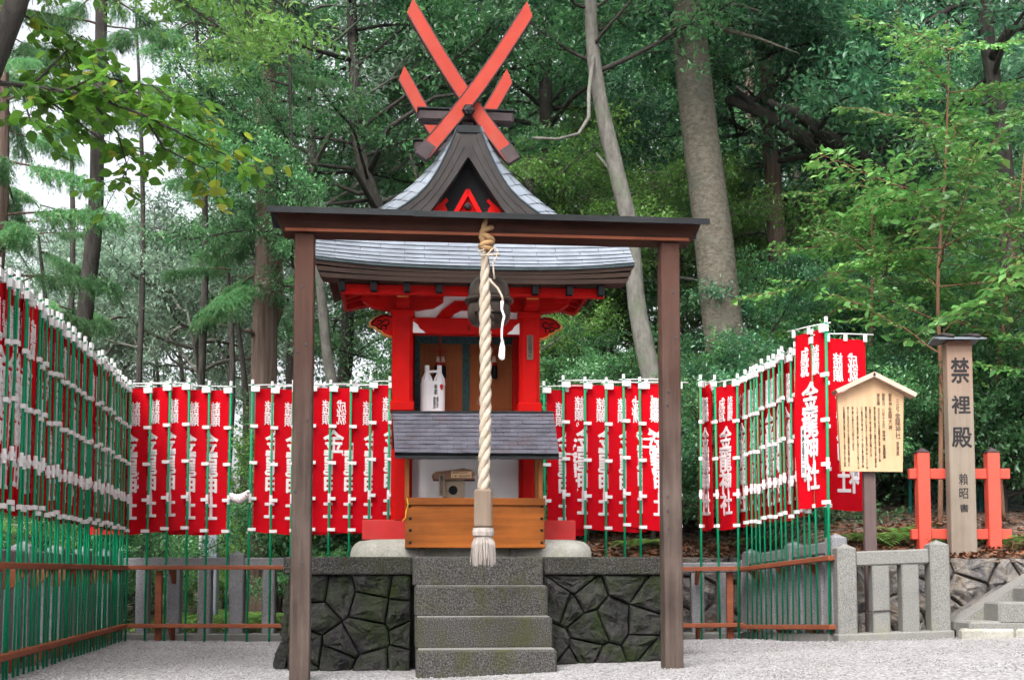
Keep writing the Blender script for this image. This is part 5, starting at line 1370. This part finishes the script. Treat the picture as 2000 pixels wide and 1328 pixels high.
def tree(name, label, pts, rad, bark_, kind, n, zr, sc, tilt=(-.05, .5), group=None, cat='tree', seed=0, jit=.12, limbs=(), az=None, twigs=True):
    """pts world polyline of the trunk (bottom first); boughs between heights zr"""
    r = random.Random(seed + 100); pts = [Vector(p) for p in pts]; b = pts[0]; t = thing(name, label, cat, b, 0, group)
    # refine the trunk line
    fine = []; fr = []
    for i in range(len(pts) - 1):
        k = 6
        for j in range(k):
            u = j / k; p = [pts[max(i - 1, 0)], pts[i], pts[i + 1], pts[min(i + 2, len(pts) - 1)]]
            q = .5 * ((2 * p[1]) + (p[2] - p[0]) * u + (2 * p[0] - 5 * p[1] + 4 * p[2] - p[3]) * u * u + (3 * p[1] - p[0] - 3 * p[2] + p[3]) * u ** 3)
            fine.append(q); fr.append(rad[i] + (rad[i + 1] - rad[i]) * u)
    fine.append(pts[-1]); fr.append(rad[-1])
    tr = MB().tube([p - b for p in fine], fr, 12, jit=jit).build('trunk', K[bark_], t, smooth=True)
    for lp, lr in limbs: MB().tube([Vector(p) - b for p in lp], lr, 8, jit=.15).build('limb', K[bark_], t, smooth=True)
    zs = [p.z for p in fine]
    for i in range(n):
        z = zr[0] + (zr[1] - zr[0]) * ((i + r.random()) / n); j = min(range(len(zs)), key=lambda k: abs(zs[k] - z)); p = fine[j] - b; p.z = max(p.z, z - b.z) if z > zs[-1] else p.z
        f = (z - zr[0]) / max(.01, zr[1] - zr[0]); s = sc * r.uniform(.75, 1.25) * (1 - .35 * f); a = GA * i + r.uniform(-.5, .5) if az is None else r.uniform(*az)
        off = Vector((math.cos(a), math.sin(a), 0)) * (fr[j] * .5)
        kd = kind if isinstance(kind, str) else r.choice(kind); me = r.choice(BG[kd])
        el = r.uniform(*tilt); obj('bough', me, t, p + off, (r.uniform(-.3, .3), -el, a), s)
        if kd in ('laurel', 'dark', 'pale', 'fresh') and s > 1.3:        # a second spray further out keeps large crowns full
            q = p + Vector((math.cos(a + .4) * 1.0 * s, math.sin(a + .4) * 1.0 * s, (.35 + el * .8) * s)); obj('bough', r.choice(BG[kd]), t, q, (r.uniform(-.5, .5), -el + .2, a + r.uniform(-.9, .9)), s * .8)
    return t
def px_tree(name, label, poly, Y, wpx, bark_, kind, n, ypx, sc, **kw):
    pts = [W(x, y, Y) for x, y in poly]; b = pts[0]; base = Vector((b.x + (pts[0].x - pts[1].x) * .3, Y, 0)); base.z = T(base.x, Y) - .15
    if b.z > base.z + .3: pts = [base] + pts; w = [wpx[0] * 1.12] + list(np.linspace(wpx[0], wpx[1], len(pts) - 1))
    else: pts[0].z = base.z; w = list(np.linspace(wpx[0], wpx[1], len(pts)))
    zr = (W(1000, ypx[0], Y).z, W(1000, ypx[1], Y).z)
    lim = []
    for lp, lw in kw.pop('limbs_px', ()): lim.append(([W(x, y, Y + dy) for x, y, dy in lp], [v * Y / F / 2 for v in np.linspace(lw[0], lw[1], len(lp))]))
    return tree(name, label, pts, [v * Y / F / 2 for v in w], bark_, kind, n, zr, sc, limbs=lim, **kw)
# ---------------------------------------------------------------- trees one can name
px_tree('smooth_trunk_tree', 'tall tree with thick smooth pale grey trunk right of the bell frame', [(1425, 760), (1412, 640), (1390, 440), (1366, 250), (1352, 120), (1347, 0), (1345, -260)], 17.2, (84, 62), 'bark_smooth', 'dark', 12, (60, -250), 1.5, seed=1, jit=.05,
        limbs_px=((((1360, 20, 0), (1420, 60, -.4), (1480, 75, -.6), (1560, 105, -.8)), (14, 2)), (((1345, 60, 0), (1322, 62, -.3), (1312, 64, -.5)), (22, 12)), (((1350, 10, 0), (1440, 10, .6), (1540, 40, .8)), (12, 2))))
px_tree('slender_tree', 'slender crooked grey tree leaning beside the thick smooth trunk', [(1282, 800), (1262, 690), (1246, 600), (1228, 440), (1203, 330), (1178, 220), (1158, 90), (1150, -120)], 16.3, (42, 24), 'bark_grey', 'laurel', 10, (150, -120), 1.1, seed=2, jit=.2,
        limbs_px=((((1160, 100, 0), (1150, 180, -.4), (1150, 230, -.6), (1130, 262, -.8), (1090, 272, -1), (1040, 270, -1)), (9, 5)), (((1225, 420, 0), (1190, 330, .4), (1165, 300, .6)), (10, 5))))
px_tree('dark_tree', 'dark straight tree showing through the leaves right of the crossed finials', [(1078, 760), (1078, 420), (1066, 210), (1066, -200)], 21, (34, 24), 'bark_dark', 'dark', 16, (330, -200), 1.3, seed=3,
        limbs_px=((((1070, 250, 0), (1120, 190, -.5), (1200, 130, -1), (1280, 110, -1.2)), (12, 4)), (((1066, 160, 0), (1000, 110, -.6), (900, 90, -1), (850, 60, -1.2)), (13, 4))))
px_tree('leaning_tree', 'dark heavy limbed tree leaning across the wood above the notice board', [(1870, 620), (1800, 440), (1730, 350), (1660, 312), (1590, 282), (1500, 228), (1420, 190)], 19, (52, 20), 'bark_dark', 'dark', 14, (330, 20), 1.3, seed=4,
        limbs_px=((((1690, 318, 0), (1620, 270, -.3), (1560, 225, -.5), (1500, 200, -.6)), (34, 14)), (((1760, 400, 0), (1790, 260, .4), (1765, 120, .6), (1750, -40, .8)), (40, 26))))
px_tree('right_dark_tree', 'tall dark trunk with drooping boughs beyond the wooden tablet', [(1975, 760), (1972, 480), (1955, 260), (1930, 90), (1905, -150)], 17.5, (42, 26), 'bark_dark', 'dark', 12, (250, -150), 1.25, seed=5,
        limbs_px=((((1935, 120, 0), (1970, 60, -.5), (2040, 40, -.8)), (26, 14)), (((1915, 0, 0), (1860, 15, -.4), (1780, 60, -.7)), (16, 6))))
px_tree('vine_tree', 'dark vine hung trunk standing just behind the notice board bushes', [(1558, 720), (1542, 600), (1520, 500), (1512, 380), (1500, 200), (1492, -100)], 20, (48, 26), 'bark_cedar', 'laurel', 14, (320, -100), 1.3, seed=6)
px_tree('far_pole_tree', 'thin reddish trunk far off between the thick trunk and leaning limbs', [(1560, 560), (1553, 380), (1552, 180), (1548, -60)], 27, (22, 15), 'bark_cedar', 'dark', 10, (300, -100), 1.5, seed=7)
px_tree('far_pole_tree', 'second thin reddish trunk far off, close to the thick smooth trunk', [(1478, 560), (1470, 330), (1462, 120), (1458, -60)], 26, (24, 16), 'bark_cedar', 'laurel', 10, (240, -100), 1.5, seed=8)
px_tree('cedar', 'big cedar with reddish fibrous bark behind the left banners', [(512, 1226), (514, 1000), (514, 760), (520, 560), (522, 380), (520, 200), (516, -150)], 17, (60, 38), 'bark_cedar', 'cedar', 34, (570, -150), .5, seed=9, jit=.08, tilt=(-.25, .15), az=(2.2, 6.4),
        limbs_px=((((528, 640, 0), (545, 600, .1), (540, 480, .2), (536, 380, .2)), (26, 16)), (((500, 660, 0), (490, 648, -.2), (478, 645, -.3)), (12, 5))))
px_tree('left_cedar', 'dark leaning conifer trunk rising above the dense pole row', [(148, 760), (163, 640), (176, 520), (186, 420), (190, 300), (196, 150), (200, -150)], 18, (36, 22), 'bark_dark', 'cedar', 18, (230, -150), .7, seed=10, tilt=(-.2, .2))
px_tree('edge_cedar', 'conifer with feathery light green boughs at the far end of the dense poles', [(-20, 700), (0, 420), (4, 250), (6, -100)], 15.5, (34, 24), 'bark_cedar', 'cedar', 26, (600, 60), .62, seed=11, tilt=(-.3, .1))
px_tree('pale_trunk_tree', 'slim pale trunked tree seen between the left post and the red eave', [(655, 820), (640, 700), (630, 600), (622, 500), (610, 300), (600, 60)], 20.5, (24, 15), 'bark_grey', ('laurel', 'pale'), 16, (430, -50), 1.25, seed=12)
px_tree('mid_laurel', 'spreading laurel with dark crossing branches left of the crossed finials', [(780, 800), (770, 560), (740, 420), (700, 280), (690, 100), (680, -150)], 20, (36, 18), 'bark_dark', 'laurel', 24, (400, -180), 1.25, seed=13,
        limbs_px=((((745, 430, 0), (690, 330, -.6), (600, 320, -1.2), (500, 365, -1.6)), (11, 5)), (((760, 480, 0), (830, 400, -.5), (800, 300, -.8)), (13, 5)), (((720, 340, 0), (760, 250, -.6), (850, 190, -1), (930, 180, -1.2)), (13, 5)), (((730, 390, 0), (640, 400, -1), (560, 470, -1.4)), (9, 4)), (((690, 120, 0), (590, 90, -.8), (500, 50, -1.2)), (11, 5))))
px_tree('mid_laurel', 'broad dark laurel filling the view behind the shrine ridge', [(985, 800), (980, 560), (960, 380), (950, 200), (940, -150)], 23, (34, 18), 'bark_dark', 'laurel', 22, (420, -180), 1.45, seed=14,
        limbs_px=((((955, 260, 0), (880, 170, -.8), (800, 150, -1.4), (720, 110, -1.8)), (12, 4)),))
px_tree('front_laurel', 'light green laurel spreading before the big cedar trunk', [(590, 1000), (588, 700), (584, 500), (570, 300), (566, 100), (560, -120)], 15.8, (12, 5), 'bark_dark', 'laurel', 26, (590, -120), .72, seed=15, az=(2.0, 4.6), tilt=(-.1, .4))
# ---------------------------------------------------------------- the wood behind, tree by tree
r_ = random.Random(21)
wood_t = [(655, 26, 'laurel', 700, 240), (590, 30, 'pale', 700, 200), (880, 30, 'laurel', 560, -80), (1130, 21, 'fresh', 740, 330), (1010, 25, 'fresh', 740, 260), (1205, 20, 'laurel', 730, 420), (1290, 22, 'fresh', 740, 330), (1250, 27, 'laurel', 640, 120),
          (1330, 36, 'laurel', 560, -120), (1180, 38, 'dark', 520, -120), (1440, 25, 'fresh', 720, 300), (1430, 38, 'dark', 500, -120), (1500, 30, 'laurel', 640, 60), (1610, 24, 'laurel', 640, 260), (1570, 40, 'dark', 520, -120), (1700, 34, 'laurel', 560, -120),
          (1760, 24, 'dark', 600, 120), (1840, 38, 'dark', 520, -120), (1900, 26, 'laurel', 640, 160), (1980, 33, 'dark', 560, -120), (2060, 24, 'dark', 640, 60), (1060, 36, 'laurel', 520, -120), (760, 38, 'pale', 620, 60), (960, 42, 'laurel', 480, -120), (2120, 34, 'dark', 600, -120), (820, 24, 'laurel', 740, 420), (1120, 18.6, 'fresh', 560, 300), (1285, 19, 'fresh', 560, 330), (1480, 21, 'fresh', 620, 380)]
wl_names = ['laurel', 'pale', 'dark', 'fresh']
wlab = {'laurel': 'mid green broadleaf tree in the wood behind the shrine', 'dark': 'dark evergreen tree deep in the wood behind the shrine', 'pale': 'broadleaf tree with haze tinted leaves far behind the left banners', 'fresh': 'bright fresh green tree lit through the wood'}
for i, (px, Y, kd, yl, yt) in enumerate(wood_t):
    x = X(px, Y); z0 = T(x, Y); top = W(px, yt, Y).z; low = W(px, yl, Y).z
    pts = [(x, Y, z0 - .2), (x + r_.uniform(-.2, .2), Y, z0 + 2), (x + r_.uniform(-.5, .5), Y, (z0 + top) / 2), (x + r_.uniform(-.8, .8), Y + .3, top)]
    tree('broadleaf_tree', wlab[kd], pts, [.24, .2, .15, .05], 'bark_dark', kd, int((12 + (yl - yt) // 90) * (.62 if Y > 29 and px < 1250 else .8 if Y > 29 else 1)), (max(low, z0 + .6), top), 1.1 + .035 * (Y - 20), group=wlab[kd], seed=40 + i, tilt=(-.15, .45))
# pale, open trees far left with sky between
for i, (px, Y, y0, y1, n) in enumerate(((255, 34, 700, 560, 8), (345, 38, 720, 520, 9), (430, 33, 720, 500, 9), (150, 36, 740, 560, 7), (300, 42, 720, 600, 8), (470, 40, 720, 420, 9), (210, 40, 740, 640, 7), (390, 30, 740, 610, 7))):
    x = X(px, Y); z0 = T(x, Y); zt = W(px, y1, Y).z
    pts = [(x, Y, z0), (x + .2, Y, z0 + (zt - z0) * .5), (x - .3 + r_.uniform(-.4, .4), Y, zt)]
    tree('pale_tree', 'tree with mist tinted pale leaves beyond the left banners, white sky above', pts, [.1, .08, .03], 'bark_grey', 'pale', n + 3, (W(px, y0, Y).z, zt), 1.75, group='mist tinted trees at the left', seed=80 + i, tilt=(-.1, .6))
for i, (px, Y, y0, y1, n, kd) in enumerate(((455, 21, 590, 470, 8, 'cedar'), (370, 22, 90, -140, 12, 'cedar'), (430, 25, 520, 300, 5, 'pale'), (480, 24, 560, -100, 20, 'laurel'), (70, 22, 640, 380, 12, 'cedar'), (110, 26, 260, -100, 4, 'pale'), (250, 27, 60, -120, 4, 'pale'), (560, 25, 330, -100, 12, 'laurel'))):
    x = X(px, Y); z0 = T(x, Y); zt = W(px, y1, Y).z
    pts = [(x, Y, z0), (x + .2, Y, z0 + (zt - z0) * .5), (x - .1, Y, z0 + (zt - z0) * .9)]
    lab = {'cedar': 'feathery conifer among the open trees on the left', 'pale': 'thin tree with haze tinted pale leaves against the white sky', 'laurel': 'light green broadleaf tree beside the big cedar'}[kd]
    tree('open_tree', lab, pts, [.075, .06, .02], 'bark_dark', kd, n, (W(px, y0, Y).z, zt), (.62 if kd == 'cedar' else .95), group=lab, seed=120 + i, tilt=(-.25, .2) if kd == 'cedar' else (-.1, .5))
# ---------------------------------------------------------------- shrubs
def shrub(px, Y, h, kind, label, group, n=11, sc=.6, seed=0, cat='shrub'):
    x = X(px, Y); z0 = T(x, Y); r = random.Random(seed)
    pts = [(x, Y, z0 - .1), (x + r.uniform(-.1, .1), Y, z0 + h * .4), (x + r.uniform(-.2, .2), Y, z0 + h * .75)]
    return tree('shrub', label, pts, [.035, .025, .01], 'bark_dark', kind, n, (z0 + h * .12, z0 + h * .75), sc, tilt=(.0, .9), group=group, cat=cat, seed=seed)
i = 0
for px in range(1050, 1480, 46):
    for Y, h in ((15.6, 1.7), (17.4, 2.4)):
        i += 1; shrub(px + r_.uniform(-18, 18), Y + r_.uniform(-.4, .4), h * r_.uniform(.8, 1.15), r_.choice(['big', 'laurel', 'big']), 'glossy leaved evergreen shrub behind the right back banners', 'shrubs on the bank', seed=200 + i, sc=.62)
for px in range(1480, 2080, 44):
    for Y, h in ((14.6, 1.7), (16.4, 2.8), (18.5, 3.6)):
        i += 1; shrub(px + r_.uniform(-18, 18), Y + r_.uniform(-.4, .4), h * r_.uniform(.8, 1.15), r_.choice(['big', 'laurel', 'dark', 'big']), 'dense evergreen shrub on the bank behind the notice board', 'shrubs up the right bank', seed=200 + i, sc=.72)
for px in range(560, 1060, 52):
    i += 1; shrub(px + r_.uniform(-18, 18), 17.5 + r_.uniform(-.8, 1.2), 3.4 * r_.uniform(.8, 1.2), r_.choice(['laurel', 'fresh', 'big']), 'leafy green shrub rising behind the shrine', 'shrubs behind the shrine', seed=200 + i, sc=.85, n=13)
for px, Y in ((255, 15), (215, 16), (300, 17.5), (345, 18.5), (470, 18), (585, 16.5), (440, 20), (160, 15.5), (90, 14.8), (30, 14.5), (270, 21), (380, 22), (550, 21), (700, 20)):
    i += 1; shrub(px, Y, r_.uniform(1.0, 1.7), r_.choice(['fresh', 'laurel', 'fresh']), 'light green bush behind the left granite fence', 'bushes behind the left fence', seed=200 + i, sc=.55, n=10)
for px, Y, h in ((100, 17, 3.6), (40, 16, 4.2), (150, 19, 2.6), (400, 25, 2.4), (470, 22, 2.4)):
    i += 1; shrub(px, Y, h, 'cedar', 'soft feathery conifer bush above the left banners', 'young conifers on the left', seed=200 + i, sc=.75, n=12)
# ---------------------------------------------------------------- layered leaf tree at the right
def layered():
    Y = 13.6; b = W(1835, 1000, Y); b.z = T(b.x, Y) - .05
    pts = [b, W(1838, 760, Y), W(1832, 560, Y), W(1846, 330, Y), W(1852, 120, Y), W(1846, 40, Y)]
    t = tree('layered_tree', 'young tree with red stems and flat layered light leaves above the notice board', pts, [.03, .024, .02, .014, .008, .003], 'twig_red', 'layer', 26, (W(0, 720, Y).z, W(0, 60, Y).z), .95, tilt=(-.15, .35), seed=300, jit=.05)
    Y = 13.9; b = W(1960, 1000, Y); b.z = T(b.x, Y) - .05
    pts = [b, W(1945, 780, Y), W(1965, 600, Y), W(1990, 420, Y), W(2000, 300, Y)]
    tree('layered_tree', 'second young tree with layered leaves growing behind the chain link fence', pts, [.028, .022, .018, .012, .004], 'twig_red', 'layer', 20, (W(0, 760, Y).z, W(0, 330, Y).z), .85, tilt=(-.15, .3), seed=301, jit=.05)
    Y = 15.2; b = W(1690, 1000, Y); b.z = T(b.x, Y) - .05
    pts = [b, W(1700, 700, Y), W(1705, 500, Y), W(1700, 380, Y)]
    tree('layered_tree', 'young tree with pale leaf sprays between the banners and the tablet', pts, [.03, .024, .018, .004], 'twig_red', 'layer', 18, (W(0, 600, Y).z, W(0, 360, Y).z), .9, tilt=(-.15, .3), seed=302, jit=.05)
layered()
# ---------------------------------------------------------------- near branch with large leaves at the upper left
def near_branch():
    Y = 7.6; r = np.random.default_rng(77); base = Vector((X(-420, Y), Y + .6, 0)); base.z = T(base.x, base.y)
    trunk = [base, W(-300, 900, Y + .5), W(-170, 500, Y + .3), W(-30, 160, Y), W(28, 20, Y), W(75, -140, Y)]
    t = thing('near_tree', 'near dark trunked tree whose bright green leaves hang in at the upper left', 'tree', base)
    MB().tube([p - base for p in trunk], [.13, .12, .105, .085, .075, .06], 12, jit=.1).build('trunk', K['bark_dark'], t, smooth=True)
    polys = [((-30, 160, 0), (60, 170, .1), (170, 185, .0), (280, 225, -.1), (380, 275, -.1), (500, 330, -.2)), ((60, 170, .1), (120, 110, .3), (160, 70, .4), (220, 120, .5)), ((170, 185, 0), (230, 260, .2), (250, 330, .3), (215, 390, .3)),
             ((170, 185, 0), (260, 180, .3), (340, 200, .5), (400, 240, .5)), ((40, 168, .1), (60, 240, -.1), (110, 260, -.2)), ((280, 225, -.1), (320, 290, .1), (400, 330, .2), (425, 390, .2)), ((28, 20, 0), (100, 60, .3), (130, 110, .4), (160, 190, .5)),
             ((60, 170, .1), (140, 230, .3), (220, 290, .5), (300, 300, .6)), ((120, 180, 0), (190, 150, -.3), (300, 170, -.4), (370, 215, -.5))]
    bm_ = MB(); lv = []
    for k, pl in enumerate(polys):
        P3 = [W(x, y, Y + d) for x, y, d in pl]; bm_.tube([p - base for p in P3], list(np.linspace(.009 if k else .02, .002, len(P3))), 5)
        for i in range(len(P3) - 1):
            a, b = P3[i], P3[i + 1]; n = max(3, int((b - a).length / .026))
            for j in range(n):
                if k == 0 and i < 1: continue
                c = a.lerp(b, (j + r.random()) / n); d0 = (b - a).normalized()
                tw = Vector((d0.x * .5 + r.normal(0, .5), d0.y * .5 + r.normal(0, .6), r.normal(-.15, .35))).normalized() * r.uniform(.06, .26); e = c + tw
                bm_.tube([c - base, (c + tw * .6 + Vector((0, 0, .01))) - base, e - base], [.003, .002, .0012], 3, cap=False)
                for q in range(3): lv.append((c + tw * (.45 + .27 * q) + Vector(r.normal(0, .012, 3)), tw.normalized()))
    bm_.build('branch', K['bark_dark'], t)
    # leaf meshes (four shades), each leaf an object of its own as far as 300, the rest one mass
    def leaf_mesh(rv):
        m = MB(); 
        pr = [(0, 0), (.14, .26), (.36, .42), (.6, .36), (.82, .17), (1, 0)]
        for u, w in pr: m.v += [Vector((u, w, .10 * w - .12 * u * u)), Vector((u, 0, -.12 * u * u)), Vector((u, -w, .10 * w - .12 * u * u))]
        for i in range(5): a = i * 3; m.f += [(a, a + 1, a + 4, a + 3), (a + 1, a + 2, a + 5, a + 4)]
        me = m.mesh('leaf', K['leaf_near'], True); at = me.attributes.new('rnd', 'FLOAT', 'POINT'); at.data.foreach_set('value', [rv] * len(me.vertices)); return me
    LM = [leaf_mesh(v) for v in (.1, .3, .5, .62, .98)]
    r2 = random.Random(5); r2.shuffle(lv); mass_v = []; mass_t = []; mass_r = []
    for i, (p, d) in enumerate(lv):
        az = math.atan2(d.y, d.x) + r2.uniform(-1, 1); pit = r2.uniform(.05, .9); s = r2.uniform(.06, .10)
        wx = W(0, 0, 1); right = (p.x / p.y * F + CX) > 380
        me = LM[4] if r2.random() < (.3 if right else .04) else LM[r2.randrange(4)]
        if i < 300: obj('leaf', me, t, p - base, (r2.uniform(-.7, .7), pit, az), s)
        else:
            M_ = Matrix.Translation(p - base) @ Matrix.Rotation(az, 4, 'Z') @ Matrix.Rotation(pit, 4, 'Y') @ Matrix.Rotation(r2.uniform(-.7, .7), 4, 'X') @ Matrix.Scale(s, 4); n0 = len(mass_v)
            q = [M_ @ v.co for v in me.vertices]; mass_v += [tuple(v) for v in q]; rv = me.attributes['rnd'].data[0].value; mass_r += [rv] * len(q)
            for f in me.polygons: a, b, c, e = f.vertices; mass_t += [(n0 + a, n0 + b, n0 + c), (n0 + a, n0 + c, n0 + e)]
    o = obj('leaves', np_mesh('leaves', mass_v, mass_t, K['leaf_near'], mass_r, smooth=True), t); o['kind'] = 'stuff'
near_branch()
# the rest of its crown, overhead and to the left
nt_ = [o for o in col.objects if o.name.startswith('near_tree')][0]; nb0 = nt_.location.copy(); top_ = W(75, -140, 7.6)
MB().tube([top_ - nb0, top_ - nb0 + Vector((.25, -.3, .9)), top_ - nb0 + Vector((.3, -.8, 2.0))], [.06, .045, .02], 8).build('limb', K['bark_dark'], nt_, smooth=True)
for lp in (((-.2, .2, .3), (-1.3, .6, .9), (-2.4, 1.4, 1.3)), ((0, 0, .5), (-.9, -1.2, 1.1), (-1.6, -2.2, 1.5)), ((.1, 0, .3), (-.6, 1.6, 1.0), (-1.0, 3.0, 1.4))):
    MB().tube([top_ - nb0 + Vector(p) for p in lp], [.04, .03, .015], 7).build('limb', K['bark_dark'], nt_, smooth=True)
    for k in range(6):
        q = Vector(lp[0]).lerp(Vector(lp[2]), .3 + .14 * k); obj('bough', r_.choice(BG['fresh']), nt_, top_ - nb0 + q, (r_.uniform(-.3, .3), r_.uniform(-.3, .1), 2.4 * k + r_.uniform(-.5, .5)), r_.uniform(.8, 1.15))
# ---------------------------------------------------------------- ferns and weeds
def fern(x, y, s, seed, label, group):
    r = np.random.default_rng(seed); o = LV(); z0 = T(x, y)
    for k in range(9):
        a = k * 2.4 + r.uniform(-.4, .4); fr_ = np.array(curve((0, 0, 0), (math.cos(a), math.sin(a), 1.1), s, 8, r, .22, .05)); o.twig(fr_, .004, .001, 3)
        n = 30; q = np.linspace(.8, 7.9, n); kk = np.minimum(q.astype(int), 7); p = fr_[kk] + (fr_[kk + 1] - fr_[kk]) * (q - kk)[:, None]; td = fr_[kk + 1] - fr_[kk]; sd = np.cross(td, [0, 0, 1]); sd /= np.linalg.norm(sd, axis=1, keepdims=True) + 1e-9
        l_ = s * .24 * np.sin(np.linspace(.35, 3.1, n)) + .01; sg = np.where(np.arange(n) % 2, 1, -1)[:, None]; o.leaves(p, sd * sg + td * 6, r.normal(0, .1, (n, 3)) + np.array([0, 0, 1]), l_, l_ * .28, np.full(n, r.uniform(.2, .8)), .0)
    tg = obj('fern', o.mesh('fern', 'fern_green', 'twig_red'), None, (x, y, z0)); tag(tg, label, 'fern', group)
for k, (px, Y) in enumerate(((330, 14.6), (415, 15), (460, 14.7), (500, 15.2), (545, 14.6), (360, 15.6), (440, 15.8), (300, 15), (560, 15.4), (590, 14.8), (480, 16.4), (390, 16.5))): fern(X(px, Y), Y, r_.uniform(.5, .8), 400 + k, 'bright green fern behind the left granite fence', 'ferns behind the left fence')
for k, (px, Y) in enumerate(((1735, 12.9), (1755, 13.2), (1670, 12.8), (1780, 12.75), (1500, 14.6), (1240, 14.9), (1985, 12.5))): fern(X(px, Y), Y, r_.uniform(.4, .6), 430 + k, 'green fern growing on the leaf strewn bank', 'ferns on the bank')

# ================================================================ HAZE
hz_ = MB().box((0, 30, 9), (130, 130, 21)).build('haze', None); hz_['kind'] = 'stuff'
tag(hz_, 'thin pale haze hanging in the wood', 'haze')
hm = bpy.data.materials.new('haze'); hm.use_nodes = True; hn = hm.node_tree.nodes; hn.remove(hn['Principled BSDF'])
pv = hn.new('ShaderNodeVolumePrincipled'); pv.inputs['Color'].default_value = (.9, .95, 1, 1); pv.inputs['Density'].default_value = .00018; pv.inputs['Anisotropy'].default_value = .2
hm.node_tree.links.new(pv.outputs[0], hn['Material Output'].inputs['Volume']); hz_.data.materials.append(hm)
